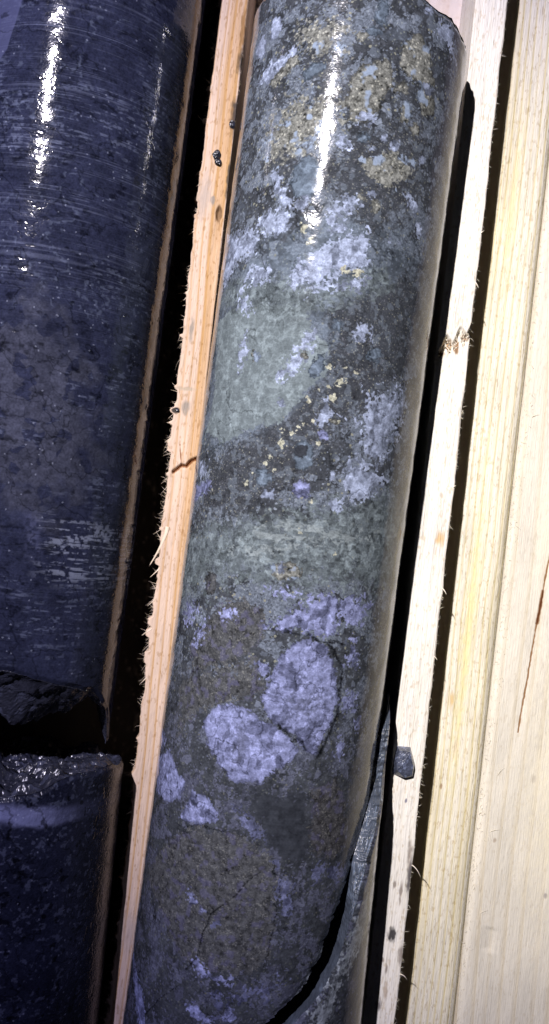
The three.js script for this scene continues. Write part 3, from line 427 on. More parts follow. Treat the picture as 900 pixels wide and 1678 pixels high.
// ---------------------------------------------------------------- wood
function woodTex(w, h, width, z0, z1, c, sd, opt = {}) {
  return paint(w, h, 0, width, z0, z1, (t, z, o) => {
    const drift = 1.6 * (vn(z * 0.012, 3, sd) - 0.5) + 0.5 * (vn(z * 0.05, 5, sd) - 0.5), x = t + drift + (opt.lean ?? 0) * z;
    const ringP = x * (opt.rings ?? 0.45) + 0.7 * fbm(x * 0.2, z * 0.006, sd + 1, 2), fr = ringP - Math.floor(ringP), late = ss(0.55, 0.92, fr) * (1 - ss(0.94, 1.0, fr)) * (0.5 + 0.7 * vn(Math.floor(ringP) * 3.1, z * 0.02, sd + 2));
    const fib = vn(t * 7, z * 0.22, sd + 3), fib2 = vn(t * 15, z * 0.6, sd + 4), wide = fbm(x * 0.35, z * 0.012, sd + 5, 3), blot = fbm(t * 0.25, z * 0.08, sd + 6, 3), speck = fbm(t * 2.2, z * 0.9, sd + 7, 3);
    const m = 0.88 + 0.12 * fib + 0.10 * (fib2 - 0.5) + 0.22 * (blot - 0.5);
    const k = Math.min(1, late * (opt.late ?? 0.6) + ss(0.5, 0.75, wide) * (opt.wide ?? 0.3));
    for (let q = 0; q < 3; q++) o[q] = lerp(c[0][q], c[1][q], k) * m;
    const fl = ss(0.64, 0.74, speck) * (opt.flecks ?? 0.25); o[0] *= 1 - 0.35 * fl; o[1] *= 1 - 0.45 * fl; o[2] *= 1 - 0.6 * fl;
    let hgt = 0.5 + 0.35 * (fib - 0.5) + 0.25 * (fib2 - 0.5) - 0.12 * late + 0.5 * (fbm(t * 1.5, z * 0.5, sd + 8, 3) - 0.5) - 0.15 * fl;
    for (const [sx, sz, rx, rz, col, hard] of opt.stainsAndShade ?? []) {
      const dx = (t - sx) / rx, dz = (z - sz) / rz; if (Math.abs(dx) > 2 || Math.abs(dz) > 2) continue;
      const d = Math.hypot(dx, dz) + 1.1 * (fbm(t * 1.7, z * 0.8, sd + 9, 3) - 0.5), a = (1 - ss(1 - hard, 1 + hard * 0.6, d)) * 0.95; if (a <= 0) continue;
      for (let q = 0; q < 3; q++) o[q] = lerp(o[q], col[q], a); hgt -= 0.2 * a;
    }
    for (const [p, lw, deep] of opt.lines ?? []) { const d = lineDist(p, t, z) + 0.25 * (fbm(t * 3, z * 1.2, sd + 10, 2) - 0.5), a = 1 - ss(lw * 0.5, lw * 1.4, d); if (a > 0) { o[0] *= 1 - 0.62 * a; o[1] *= 1 - 0.78 * a; o[2] *= 1 - 0.88 * a; hgt -= deep * a; } }
    o[3] = hgt; o[4] = 0.72 + 0.15 * fib;
  });
}
// a board of cross-section x0..x1, y0..y1 running along z, with eased long edges; cut(x, z) lowers the top, edge(side, z) moves an edge sideways
function board(x0, x1, y0, y1, z0, z1, rl, rr_, opt = {}) {
  const prof = [], H = y1 - y0, Wd = x1 - x0, N = opt.n ?? 40; let t = 0;
  const put = (x, y) => { if (prof.length) { const q = prof[prof.length - 1]; t += Math.hypot(x - q[0], y - q[1]); } prof.push([x, y, t]); };
  for (let i = 0; i <= 6; i++) put(x0, y0 + (H - rl) * i / 6);
  for (let i = 1; i <= 5; i++) { const a = Math.PI / 2 * i / 5; put(x0 + rl * (1 - Math.cos(a)), y1 - rl + rl * Math.sin(a)); }
  for (let i = 1; i <= N; i++) put(x0 + rl + (Wd - rl - rr_) * i / N, y1);
  for (let i = 1; i <= 5; i++) { const a = Math.PI / 2 * i / 5; put(x1 - rr_ + rr_ * Math.sin(a), y1 - rr_ + rr_ * Math.cos(a)); }
  for (let i = 1; i <= 6; i++) put(x1, y1 - rr_ - (H - rr_) * i / 6);
  const total = t, n = prof.length - 1, nv = opt.nv ?? 320, sd = opt.sd ?? 1;
  const at = (i, z, p) => {
    const [x, y] = prof[i]; let X = x, Y = y; const side = ss(x1 - 1.2, x1, x) - ss(x0 + 1.2, x0, x), top = ss(y1 - 1.2, y1 - 0.1, y);
    X += (side < 0 ? opt.left?.(z) ?? 0 : 0) * -side + (side > 0 ? opt.right?.(z) ?? 0 : 0) * side;
    Y += top * ((fbm(x * 0.4, z * 0.06, sd, 3) - 0.5) * 0.35 - (opt.cut?.(x, z) ?? 0)); p.set(X, Y, z);
  };
  const skinG = flip(sheet(n, nv, (u, v, p) => { const i = Math.round(u * n), z = lerp(z0, z1, v); at(i, z, p); return [prof[i][2] / total, v]; }, [0, 0, 0]));
  const ends = [z0, z1].map((z, k) => { const g = sheet(n, 1, (u, v, p) => { const i = Math.round(u * n); at(i, z, p); if (v) p.y = y0; return [prof[i][2] / total, k ? 1 : 0]; }, [0, 0, 0]); return k ? g : flip(g); });
  return { geo: mergeGeometries([skinG, ...ends]), total, top0: H - rl + rl * Math.PI / 2, H };
}
function fibre(p, dir, len, rad, bend, flat = 1) {             // a torn wood fibre: thin, tapered, curved
  const pos = [], uv = [], idx = [], n = 6, d = dir.clone().normalize(), up = Math.abs(d.y) > 0.9 ? new THREE.Vector3(1, 0, 0) : new THREE.Vector3(0, 1, 0), a = new THREE.Vector3().crossVectors(d, up).normalize(), b = new THREE.Vector3().crossVectors(a, d);
  for (let i = 0; i <= n; i++) {
    const t = i / n, c = p.clone().addScaledVector(d, len * t).addScaledVector(bend, len * t * t), r = rad * (1 - 0.85 * t);
    for (let k = 0; k < 4; k++) { const w = Math.PI / 2 * k + 0.4; pos.push((c.x + r * flat * (a.x * Math.cos(w)) + r * b.x * Math.sin(w)) * MM, (c.y + r * flat * (a.y * Math.cos(w)) + r * b.y * Math.sin(w)) * MM, (c.z + r * flat * (a.z * Math.cos(w)) + r * b.z * Math.sin(w)) * MM); uv.push(0.3 + 0.1 * k, 0.5 + 0.02 * i); }
  }
  for (let i = 0; i < n; i++) for (let k = 0; k < 4; k++) { const q = i * 4 + k, w = i * 4 + (k + 1) % 4; idx.push(q, w, w + 4, q, w + 4, q + 4); }
  idx.push(n * 4, n * 4 + 1, n * 4 + 2, n * 4, n * 4 + 2, n * 4 + 3);
  const g = new THREE.BufferGeometry(); g.setAttribute('position', new THREE.Float32BufferAttribute(pos, 3)); g.setAttribute('uv', new THREE.Float32BufferAttribute(uv, 2)); g.setIndex(idx); g.computeVertexNormals(); return g;
}
const V3 = (x, y, z) => new THREE.Vector3(x, y, z);
const wood = (t, bump) => new THREE.MeshPhysicalMaterial({ ...t, roughness: 1, bumpScale: bump, ior: 1.45, specularIntensity: 0.5 });
const fuzzMat = new THREE.MeshPhysicalMaterial({ color: new THREE.Color(0.74, 0.62, 0.48), roughness: 0.8, side: THREE.DoubleSide });
const paleFuzzMat = new THREE.MeshPhysicalMaterial({ color: new THREE.Color(0.78, 0.72, 0.58), roughness: 0.8, side: THREE.DoubleSide });

const Z0 = -165, Z1 = 165, TOP = 19.8;
const box = thing('core_box', 'pale wooden core box with thin dividers, a side rail and an outer board', 'core box');
{ // floor panel under the cores
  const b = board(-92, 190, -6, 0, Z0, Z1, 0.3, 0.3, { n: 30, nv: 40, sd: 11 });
  part('floor_panel', b.geo, wood(woodTex(512, 512, b.total, Z0, Z1, [[0.78, 0.69, 0.58], [0.70, 0.58, 0.44]], 511, { rings: 0.2, stainsAndShade: [[46, 0, 34, 400, [0.045, 0.038, 0.034], 0.3]] }), 0.0002), box);  // broad dark patch: shade of the left channel painted into the floor colour
}
const black = [0.012, 0.011, 0.012], brown = [0.22, 0.12, 0.05], grey = [0.28, 0.24, 0.20];
// left divider: orange-brown slat with a torn left edge
const dL = { x0: -25.6, x1: -18.9 };
const rag = (z) => -0.5 * (fbm(z * 0.25, 1, 601, 4) - 0.5) * 2 - 0.9 * ss(0.62, 0.8, fbm(z * 0.5, 4, 603, 3));
{
  const cutL = (x, z) => { const l = lineDist([-24.2, -6.6, -22.5, -8.3, -21.4, -8.2, -20.4, -9.6, -18.6, -10.6], x, z); return 0.9 * ss(0.55, 0.1, l) + 0.7 * ss(1.1, 0.4, Math.hypot((x + 20.3) / 0.8, (z + 67) / 2.0)); };
  const b = board(dL.x0, dL.x1, -0.6, TOP, Z0, Z1, 0.5, 0.35, { n: 44, nv: 1100, sd: 21, left: rag, cut: cutL }), T = b.top0 - dL.x0 - 0.5, sx = (x) => x + T;
  const divider = part('divider', b.geo, wood(woodTex(512, 2048, b.total, Z0, Z1, [[0.64, 0.49, 0.38], [0.50, 0.30, 0.13]], 521, { rings: 0.5, late: 0.9, wide: 0.75, flecks: 0.6,
    stainsAndShade: [[sx(-23.0), -21.7, 0.8, 1.6, grey, 0.6], [sx(-23.2), -26, 2.4, 0.5, [0.42, 0.34, 0.25], 0.6], [sx(-24.9), -20.8, 0.45, 0.7, black, 0.4], [sx(-20.3), -67, 0.8, 2.1, [0.20, 0.12, 0.06], 0.4], [sx(-22.0), -70, 0.5, 1.4, grey, 0.5],
      [sx(-19.2), -90, 0.9, 5, [0.05, 0.04, 0.035], 0.7], [sx(-19.1), -103, 0.8, 4, [0.04, 0.035, 0.03], 0.7], [sx(-19.4), -110, 0.7, 6, [0.30, 0.17, 0.07], 0.6], [sx(-19.0), -76, 0.5, 5, [0.10, 0.08, 0.06], 0.6], [sx(-23.6), -40, 0.5, 3, grey, 0.6], [sx(-22.4), 100, 1.6, 5, [0.50, 0.40, 0.33], 0.9], [sx(-24), -71, 1.4, 5, [0.44, 0.36, 0.30], 0.9]],
    lines: [[[sx(-24.2), -6.6, sx(-22.5), -8.3, sx(-21.4), -8.2, sx(-20.4), -9.6, sx(-18.6), -10.6], 0.32, 0.5], [[sx(-23.4), -13, sx(-22.9), -10.5, sx(-22.6), -8.2], 0.12, 0.2]] }), 0.00022), box);
  divider.userData.label = 'orange-brown divider with a torn, splintered left edge';
  const big = [[-24.5, 9.5, 7.5, 0.55, -0.12], [-25.4, -14, 2.4, 0.16, -1.2], [-25.4, 17, 2.6, 0.2, -0.9], [-25.6, 24, 2.2, 0.14, -1], [-25.7, 31, 2.4, 0.2, -1.3], [-25.5, 42, 2.0, 0.15, -0.9], [-25.5, 73, 1.5, 0.3, -2], [-25.4, -62, 2.2, 0.14, -1.4], [-25.4, -88, 1.8, 0.12, -1.3], [-25.5, -103, 1.8, 0.15, -0.8]];
  for (const [x, z, l, r, k] of big) part('splinter', fibre(V3(x + 0.5, TOP - 0.2, z - l * 0.45), V3(k, 0.10, 1.1), l, r, V3(-0.05 * l, -0.03 * l, 0.04 * l), 1.2), fuzzMat, divider);
  const fz = [];
  for (let i = 0; i < 1500; i++) { const z = rr(-128, 128), dens = 0.12 + 0.9 * ss(0.45, 0.62, fbm(z * 0.12, 2, 611, 3)) + (z > -12 && z < 46 ? 0.5 : 0); if (rnd() > dens) continue; const s = rnd() < 0.82 ? -1 : 1, x = s < 0 ? dL.x0 + rag(z) * 0.9 + rr(-0.05, 0.4) : dL.x1 - rr(-0.05, 0.2); fz.push(fibre(V3(x, TOP - rr(0, 0.5), z), V3(s * rr(0.2, 1.6), rr(-0.4, 0.35), rr(-1.1, 1.6)), s < 0 ? 0.25 + 2.0 * rnd() ** 2.5 : rr(0.2, 0.5), rr(0.015, 0.06), V3(rr(-0.3, 0.3), rr(-0.4, 0.3), rr(-0.3, 0.3)))); }
  part('wood_fuzz', mergeGeometries(fz), fuzzMat, divider, 'stuff');
}
// right divider: very pale slat, gouged across near the middle and mould-spotted towards the bottom
const dR = { x0: 33.2, x1: 40.6 };
{
  const notch = (x, z) => { const line = -41.2 - (x - 34) * 0.75 + 1.2 * Math.sin(x * 2.1), d = z - line; return x > 32 ? 1.5 * ss(2.1, 0.6, Math.abs(d)) * (0.45 + 0.9 * vn(x * 1.3, z * 0.5, 631)) : 0; };
  const b = board(dR.x0, dR.x1, -0.6, TOP, Z0, Z1, 0.35, 0.4, { n: 44, nv: 1100, sd: 31, left: (z) => -0.3 * (fbm(z * 0.12, 1, 641, 3) - 0.5), right: (z) => 0.5 * (fbm(z * 0.15, 1, 643, 4) - 0.5), cut: notch }), T = b.top0 - dR.x0 - 0.35, sx = (x) => x + T;
  const divider = part('divider', b.geo, wood(woodTex(512, 2048, b.total, Z0, Z1, [[0.80, 0.77, 0.68], [0.75, 0.69, 0.55]], 531, { rings: 0.35, late: 0.35, wide: 0.35, flecks: 0.45,
    stainsAndShade: [[sx(34.4), -40.6, 0.7, 1.0, brown, 0.5], [sx(36), -42.6, 0.8, 1.3, [0.40, 0.24, 0.10], 0.6], [sx(37.6), -42.6, 0.6, 1.8, brown, 0.5], [sx(39.6), -45, 0.9, 1.0, brown, 0.6], [sx(38.8), 2, 1.1, 1.6, [0.62, 0.42, 0.20], 0.9],
      [sx(37.7), 94, 0.95, 1.9, [0.025, 0.023, 0.026], 0.5], [sx(38.6), 84, 0.35, 2.8, grey, 0.7], [sx(40.2), 80, 0.5, 4.5, [0.10, 0.09, 0.09], 0.6], [sx(39.6), 75, 0.6, 3, grey, 0.8], [sx(37.0), 82.5, 0.4, 1, grey, 0.6], [sx(40.2), 98, 0.6, 2.4, grey, 0.7], [sx(37.3), 102, 0.3, 1.2, grey, 0.6], [sx(36.1), 100, 0.3, 0.6, grey, 0.5], [sx(36.4), 110.5, 0.7, 1.4, [0.2, 0.18, 0.17], 0.7], [sx(37.6), 107, 0.5, 2, [0.5, 0.42, 0.32], 0.8], [sx(37.5), 63, 0.3, 0.5, [0.2, 0.2, 0.25], 0.4], [sx(38), -8, 0.3, 0.7, [0.5, 0.44, 0.34], 0.5]] }), 0.00026), box);
  divider.userData.label = 'pale divider with a brown gouge across it and dark mould spots near its lower end';
  for (const [x, z, l, r, k, dz] of [[40.5, 13.2, 1.8, 0.28, 1.4, 0.5], [40.4, -69, 2.0, 0.2, 1, -1.2], [40.5, 77.5, 3.2, 0.18, 1.2, 0.3], [40.4, 29, 1.2, 0.2, 1, 0.3], [40.5, 103, 2.6, 0.2, 1.2, -0.3], [40.5, -10, 1.8, 0.2, 0.8, -1], [40.4, -58, 1.6, 0.2, 1, 0.8], [33.4, -8, 1.6, 0.14, -1.2, -0.2], [33.4, 88, 1.6, 0.12, -1.2, 0.2]])
    part('splinter', fibre(V3(x - 0.3 * Math.sign(k), TOP - 0.25, z), V3(k, 0.25, dz), l, r, V3(-0.2 * k, 0.35, 0.4)), paleFuzzMat, divider);
  const fz = [];
  for (let i = 0; i < 420; i++) { const z = rr(-128, 128), s = rnd() < 0.72 ? 1 : -1, x = s > 0 ? dR.x1 - rr(-0.1, 0.35) : dR.x0 + rr(0, 0.3); fz.push(fibre(V3(x, TOP - rr(0.05, 0.5), z), V3(s * rr(0.3, 1.5), rr(-0.1, 0.5), rr(-1.2, 1.2)), rr(0.25, 0.95), rr(0.025, 0.07), V3(rr(-0.3, 0.3), rr(-0.3, 0.4), rr(-0.3, 0.3)))); }
  for (let i = 0; i < 90; i++) { const x = rr(33.6, 40.3), z = -41.2 - (x - 34) * 0.75 + rr(-2.2, 2.2); fz.push(fibre(V3(x, TOP - rr(0.2, 0.9), z), V3(rr(-0.6, 0.6), rr(0.1, 0.9), rr(-1, 1)), rr(0.5, 1.5), rr(0.06, 0.2), V3(0, rr(-0.4, 0.2), 0))); }
  part('wood_fuzz', mergeGeometries(fz), paleFuzzMat, divider, 'stuff');
}
// side rail and outer board
{
  const b = board(45.8, 57.6, 5.4, 8.5, Z0, Z1, 0.7, 2.6, { n: 40, nv: 700, sd: 41, left: (z) => 0.4 * (fbm(z * 0.08, 1, 651, 3) - 0.5) }), T = b.top0 - 45.8 - 0.7, sx = (x) => x * 1.0573 + T;
  const sup = board(52, 57.4, -0.6, 5.39, Z0, Z1, 0.3, 0.3, { n: 8, nv: 30, sd: 43 }), supMat = new THREE.MeshPhysicalMaterial({ color: new THREE.Color(0.6, 0.5, 0.38), roughness: 0.85 });
  part('added_rail_support', sup.geo, supMat, box);  // added unseen support, set back so the slot beside the rail stays dark
  const rail = part('side_rail', b.geo, wood(woodTex(512, 2048, b.total, Z0, Z1, [[0.74, 0.70, 0.57], [0.62, 0.54, 0.31]], 541, { rings: 0.62, late: 1.0, wide: 0.35, flecks: 0.5,
    stainsAndShade: [[sx(47.5), 26, 1.4, 34, [0.72, 0.64, 0.33], 1.2], [sx(45.4), 41, 0.7, 2.2, [0.62, 0.46, 0.22], 0.9], [sx(46.8), -80, 1.2, 22, [0.72, 0.62, 0.36], 1.2], [sx(47.5), 52, 0.6, 2, [0.62, 0.52, 0.34], 0.8], [sx(45.2), 62, 0.35, 0.7, [0.35, 0.25, 0.15], 0.5]] }), 0.0002), box);
  const c = board(57.64, 190, -0.6, 8.0, Z0, Z1, 1.9, 0.6, { n: 110, nv: 700, sd: 51, cut: (x, z) => 0.55 * ss(1, 0.75, Math.hypot((x - 63.6) / 2.0, (z - 98.3) / 3.3)) * (x > 60 ? ss(61, 65, x) : 0) + 0.4 * ss(0.7, 0.1, lineDist([70, -19, 67.5, 10.7, 66.7, 23, 65.1, 49.9], x, z)) * ss(55, 40, z) }), TB = c.top0 - 57.64 - 1.9, bx = (x) => x * 1.0573 + TB;
  const outer = part('outer_board', c.geo, wood(woodTex(2048, 2048, c.total, Z0, Z1, [[0.68, 0.64, 0.53], [0.60, 0.53, 0.38]], 551, { rings: 0.27, late: 0.75, wide: 0.25, flecks: 0.2, lean: -0.02,
    stainsAndShade: [[bx(70), -2, 9, 30, [0.74, 0.70, 0.58], 1.2], [bx(63), -2, 2, 12, [0.72, 0.66, 0.52], 1], [bx(66.4), 58, 0.7, 1, [0.4, 0.36, 0.3], 0.6], [bx(72), 86, 0.5, 0.8, [0.2, 0.18, 0.2], 0.6], [bx(59), 74, 0.4, 0.6, [0.4, 0.34, 0.26], 0.6], [bx(75), 60, 9, 30, [0.74, 0.68, 0.50], 1.3]],
    lines: [[[bx(66.4), -20, bx(65.2), -6, bx(63.9), 10, bx(63.1), 22, bx(62.4), 34, bx(61.6), 47], 0.22, 0.6], [[bx(63.7), 12, bx(63.3), 20], 0.4, 0.5]] }), 0.00015), box);
  const fz = [], fl = [];
  for (let i = 0; i < 700; i++) { const z = rr(-126, 126); fz.push(fibre(V3(57.7 + rr(-0.3, 2.2), 7.8 + rr(-0.2, 0.3), z), V3(rr(-1, 1), rr(0.05, 0.8), rr(-1.4, 1.4)), rr(0.3, 1.3), rr(0.025, 0.065), V3(rr(-0.4, 0.4), rr(-0.5, 0.2), rr(-0.4, 0.4)))); }
  part('wood_fuzz', mergeGeometries(fz), paleFuzzMat, outer, 'stuff');
  for (let i = 0; i < 160; i++) { const z = rr(-126, 126); fl.push(fibre(V3(45.9 + rr(-0.1, 0.4), 8.1 + rr(-0.5, 0.2), z), V3(rr(-1.2, 0.3), rr(-0.1, 0.6), rr(-1.2, 1.2)), rr(0.25, 0.9), rr(0.025, 0.06), V3(rr(-0.3, 0.3), rr(-0.3, 0.3), rr(-0.3, 0.3)))); }
  part('wood_fuzz', mergeGeometries(fl), paleFuzzMat, rail, 'stuff');
  for (const [x, z, l, dx, dz] of [[58, 58, 3.0, 0.3, -1], [58.4, 56.5, 2.2, -0.7, -1], [58.2, 74, 3.2, -0.6, -1], [57.6, 72, 2.4, 0.8, -0.6], [56.8, -30, 2.0, 0.8, -0.7], [57.5, 92, 2.0, 0.8, -0.8], [56.2, 84, 2.2, 0.1, 1]]) part('splinter', fibre(V3(x * 1.0573, 8.05, z), V3(dx, 0.22, dz), l, 0.07, V3(0.2, -0.1, 0.2)), paleFuzzMat, outer);
}

// ---------------------------------------------------------------- the speckled core and its split-off sliver
{
  const F = frame(5.3, 24.2, 0.0205), base = [5.3, 0, 0];
  const CE = [[-37, 80.9], [-47.5, 81.1], [-57.9, 79.5], [-64.5, 69.1], [-70.5, 58.4], [-76.9, 51.9], [-83.8, 45.4], [-91.8, 36.2], [-97.2, 25.8], [-101.5, 14.6], [-110, -12], [-130, -60]];
  const edge0 = (s) => { let k = 0; while (k < CE.length - 2 && CE[k + 1][0] > s) k++; const [a, x] = CE[k], [b, y] = CE[k + 1]; return lerp(x, y, Math.max(0, Math.min(1, (s - a) / (b - a)))); };
  const jag = (s, sd) => (fbm(s * 0.35, 2, sd, 4) - 0.5) * 6 + (vn(s * 1.1, 3, sd + 3) - 0.5) * 3 + (vn(s * 2.6, 3, sd + 4) - 0.5) * 2.2;
  const TIP = -37, grow = (s) => ss(TIP, TIP - 9, s);
  const thC = (s) => s > TIP ? 98 : Math.min(98 - 0.01, lerp(98, edge0(s) + jag(s, 701) * grow(s), grow(s)));
  const thE = (s) => s > TIP ? 98 : 98 + 58 * ss(TIP, TIP - 40, s);
  const chord = (s, f) => { const c = thC(s), e = thE(s), h = (e - c) / 2 * DEG; return R * Math.cos(h) / Math.cos((f - 0.5) * 2 * h) + (fbm(s * 0.3, f * 6, 711, 4) - 0.5) * 1.6 * Math.sin(Math.PI * f) * grow(s); };
  const top = (deg) => 106 + 4 * ss(15, -60, deg) * ss(-180, -110, deg) + (fbm(deg * 0.05, 1, 721, 4) - 0.5) * 2.2 + (vn(deg * 0.35, 2, 723) - 0.5) * 0.8;
  const core = thing('drill_core', 'grey and lavender speckled wet drill core, whole length between the two dividers', 'drill core'); core.position.set(base[0] * MM, 0, 0);
  const uvOf = (s, deg) => [(deg + 180) / 360, (s - S0) / (S1 - S0)];
  part('core_body', sheet(220, 700, (u, v, p) => {
    const s0 = lerp(-130, 106, v), c = thC(s0), deg = lerp(thE(s0) - 360, c, u), s = lerp(-130, top(wrap(deg)), v), brk = s0 < TIP - 3 ? 0.45 * ss(5, 0, c - deg) : 0;
    onAxis(F, s, deg, R + skin(s, wrap(deg)) - brk - 0.7 * ss(1.6, 0, (1 - v) * 236), p); return uvOf(s, deg);
  }, base), rockMat, core);
  part('split_face', sheet(24, 300, (u, v, p) => { const s = lerp(-130, TIP, v), deg = lerp(thC(s), thE(s), u); onAxis(F, s, deg, u < 0.001 ? R + skin(s, wrap(deg)) - (s < TIP - 3 ? 0.45 : 0) : chord(s, u), p); return [s / 40, u * R / 40]; }, base), brokenMat, core);
  part('end_face', coreEnd(F, R, (deg, q) => top(deg) , 0.8, base, 731), greyBrokenMat, core);
  part('end_face', flip(sheet(80, 10, (u, v, p) => { const deg = -180 + 360 * u, s = -130, c = thC(s), e = thE(s); let d = deg; const f = (d - c) / (e - c); const rad = f > 0 && f < 1 ? chord(s, f) : R; onAxis(F, s, d, rad * (1 - v), p); return [p.x / 40, p.y / 40]; }, base)), brokenMat, core);

  const F2 = frame(5.3 + 0.5, 25.3, 0.0205 - 0.036), sliver = thing('core_fragment', 'long curved sliver split off the lower right side of the speckled core', 'rock fragment'); sliver.position.set(base[0] * MM, 0, 0);
  const thF = (s) => Math.min(thE(s) - 0.02, thC(s) + (jag(s, 741) * 0.25 - jag(s, 701) * 0.45) * grow(s) + 1.5), thick = (s) => 2.9 * ss(TIP, TIP - 16, s) * (1 - 0.62 * ss(-66, -92, s));
  part('core_body', sheet(70, 460, (u, v, p) => { const s = lerp(-130, TIP - 0.6, v), c = thF(s), deg = lerp(c, thE(s), u), w = (deg - c); onAxis(F2, s, deg, R + skin(s, wrap(deg)) - 0.5 * ss(3, 0, w) * ss(TIP, TIP - 20, s), p); return uvOf(s, deg); }, base), rockMat, sliver);
  // its broken face: a rough ledge from the skin inwards, then the split down to the far edge
  const Q = new THREE.Vector3(), E = new THREE.Vector3();
  part('split_face', flip(sheet(40, 460, (u, v, p) => {
    const s = lerp(-130, TIP - 0.6, v), c = thF(s), e = thE(s), out = R + skin(s, wrap(c)) - 0.5 * ss(TIP, TIP - 20, s), ledge = 0.45;
    const r1 = out - thick(s), cs = Math.min(e - 0.02, lerp(98, edge0(s), grow(s)) + 2), tilt = cs - 5 * ss(TIP, TIP - 20, s) + 13 * ss(-64, -90, s);
    if (u <= ledge) { const k = u / ledge; onAxis(F2, s, lerp(c, tilt, k) + Math.sin(Math.PI * k) * (fbm(s * 1.4, k * 4, 761, 4) - 0.5) * 2.2, lerp(out, r1, k), p); }
    else { const k = (u - ledge) / (1 - ledge); onAxis(F2, s, tilt, r1, Q); onAxis(F2, s, e, R, E); p.lerpVectors(Q, E, k); p.x += (fbm(s * 0.3, k * 6, 765, 4) - 0.5) * 1.2 * Math.sin(Math.PI * k); }
    return [s / 40, u * R / 30];
  }, base)), greyBrokenMat, sliver);
}

// ---------------------------------------------------------------- the two dark cores in the left channel
{
  const F = frame(-54.9, 24.2, 0.0213), base = [-54.9, 0, 0], dep = (deg, q) => R - R * q * Math.cos(deg * DEG);
  const wob = (deg, sd, k) => (fbm(Math.cos(deg * DEG) * 3 + 9, Math.sin(deg * DEG) * 3 + 9, sd, 4) - 0.5) * k;
  const lowSkin = (deg) => { const d = dep(deg, 1); return -37.4 - 0.3 * Math.min(d, 27) - 0.05 * Math.max(0, Math.min(d, 27) - 12) ** 2 + 0.6 * Math.max(0, d - 27) + wob(deg, 801, 3.0); };
  const low = (deg, q = 1) => { const d = dep(deg, q); return lerp(-38.5 - 9.5 * ss(0, 9, d) + 9 * ss(11, 22, d), lowSkin(deg), ss(0.72, 1, q)); };
  const core = thing('drill_core', 'dark drill core with fine drill rings, upper piece in the left channel', 'drill core'); core.position.set(base[0] * MM, 0, 0);
  part('core_body', coreSkin(F, R, (d) => low(d), (d) => 150, DS0, DS1, base, 620), darkMat, core);
  part('fracture_face', flip(coreEnd(F, R, low, 1.3, base, 811, 320, 110)), brokenMat, core);
  part('end_face', coreEnd(F, R, () => 150, 0.5, base, 813), brokenMat, core);
  const G = frame(-52.85, 24.2, -0.0131), base2 = [-52.85, 0, 0];
  const high = (deg, q = 1) => { const d = dep(deg, q); return -62.4 + 0.42 * Math.min(d, 8) - 0.03 * Math.min(Math.max(0, d - 8), 16) - 0.2 * Math.max(0, d - 24) + wob(deg, 821, 3.0) * q - (q < 1 ? 5 * ss(0.35, 0.8, 1 - q) : 0); };
  const stub = thing('drill_core', 'near-black drill core stub with a broken glossy end and a pale band, lower left', 'drill core'); stub.position.set(base2[0] * MM, 0, 0);
  part('core_body', coreSkin(G, R, (d) => -150, (d) => high(d), DS0, DS1, base2, 420), darkLowMat, stub);
  part('fracture_face', coreEnd(G, R, high, 1.15, base2, 831, 320, 110), brokenMat, stub);
  part('end_face', flip(coreEnd(G, R, () => -150, 0.5, base2, 833)), brokenMat, stub);
}

// ---------------------------------------------------------------- loose bits of rock on the dividers
function lump(sx, sy, sz, sd, detail = 2, sharp = 0.5) {
  let g = mergeVertices(new THREE.IcosahedronGeometry(1, detail).deleteAttribute('uv').deleteAttribute('normal')); const p = g.attributes.position, v = new THREE.Vector3(), planes = [];
  seed = sd * 977 + 13; for (let i = 0; i < 9; i++) planes.push([V3(rr(-1, 1), rr(-1, 1), rr(-1, 1)).normalize(), rr(1 - sharp, 0.95)]);
  planes.push([V3(0, 1, 0), 0.62], [V3(0, -1, 0), 0.6]);
  for (let i = 0; i < p.count; i++) { v.fromBufferAttribute(p, i); for (const [n, d] of planes) { const k = v.dot(n) - d; if (k > 0) v.addScaledVector(n, -k); } const w = 1 + 0.16 * (fbm(v.x * 2.5 + 9, v.y * 2.5 + v.z * 2 + 9, sd, 3) - 0.5); p.setXYZ(i, v.x * sx * w * MM, v.y * sy * w * MM, v.z * sz * w * MM); }
  const uv = new Float32Array(p.count * 2); for (let i = 0; i < p.count; i++) { uv[i * 2] = p.getX(i) / 0.04; uv[i * 2 + 1] = (p.getZ(i) + p.getY(i) * 0.7) / 0.04; }
  g.setAttribute('uv', new THREE.BufferAttribute(uv, 2)); g.computeVertexNormals(); return g;
}
function bit(name, label, category, geo, mat, x, z, y, turn, group) { const m = new THREE.Mesh(geo, mat); m.name = numbered(name); m.position.set(x * MM, y * MM, z * MM); m.rotation.y = turn; m.castShadow = m.receiveShadow = true; m.userData = { label, category }; if (group) m.userData.group = group; scene.add(m); return m; }
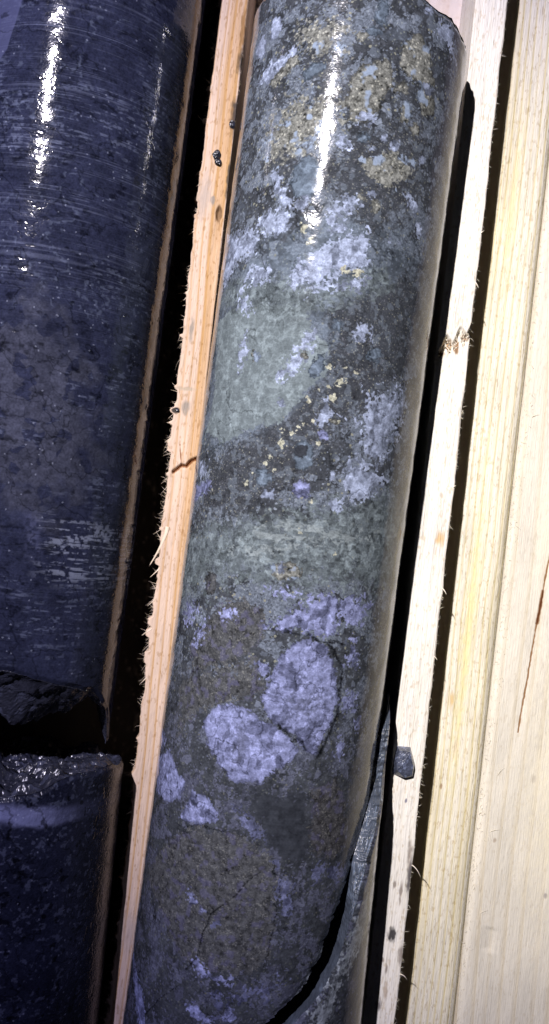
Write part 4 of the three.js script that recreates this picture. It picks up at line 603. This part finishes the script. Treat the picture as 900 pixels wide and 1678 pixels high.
const chipGeo = (() => { const P = []; for (const [x, y, z] of [[-2.2, -1.2, -3.3], [0.9, -1.2, -3.6], [2.8, -1.2, 0.2], [2.9, -1.2, 3.0], [-1.9, -1.2, 3.3], [-2.3, -1.2, 0.4], [-1.9, 1.3, -2.9], [0.5, 1.7, -3.1], [2.0, 1.0, 0.1], [2.2, 0.7, 2.2], [-1.6, 1.5, 1.5], [-2.1, 1.0, -0.6], [-0.2, 1.8, -0.8], [0.6, 0.4, 3.2]]) P.push(V3(x, y, z).multiplyScalar(MM)); const g = new ConvexGeometry(P), p = g.attributes.position, uv = new Float32Array(p.count * 2); for (let i = 0; i < p.count; i++) { uv[i * 2] = p.getX(i) / 0.02; uv[i * 2 + 1] = (p.getZ(i) + 0.6 * p.getY(i)) / 0.02; } g.setAttribute('uv', new THREE.BufferAttribute(uv, 2)); return g; })();
const chipMat = new THREE.MeshPhysicalMaterial({ ...brokenTex, color: new THREE.Color(3.0, 3.2, 3.0), roughness: 1, bumpScale: 0.0003, flatShading: true });
const mudMat = new THREE.MeshPhysicalMaterial({ ...brokenTex, color: new THREE.Color(0.5, 0.5, 0.5), roughness: 1, bumpScale: 0.0006, flatShading: true });
bit('rock_chip', 'small angular grey rock chip lying on the pale right divider', 'rock chip', chipGeo, chipMat, 35.9, 54.0, TOP + 1.15, -0.1);
bit('rock_crumb', 'shiny black crumb on the orange-brown divider, near its upper part', 'rock crumb', mergeGeometries([lump(1.05, 0.8, 1.3, 9, 2), lump(0.8, 0.6, 1.0, 11, 2).translate(0.0006, 0, 0.0017)]), mudMat, -22.4, -80.4, TOP + 0.35, 0);
bit('mud_crumb', 'tiny black crumb on the left edge of the orange-brown divider, beside a grey stain', 'mud crumb', lump(0.55, 0.4, 0.8, 26, 2, 0.7), mudMat, -24.9, -20.9, TOP + 0.15, 0.4);
bit('mud_crumb', 'small black mud crumb at the right edge of the orange-brown divider, near its top', 'mud crumb', lump(0.7, 0.4, 1.3, 24, 2, 0.7), mudMat, -19.5, -87.6, TOP + 0.12, 0.2);

renderer.render(scene, camera);
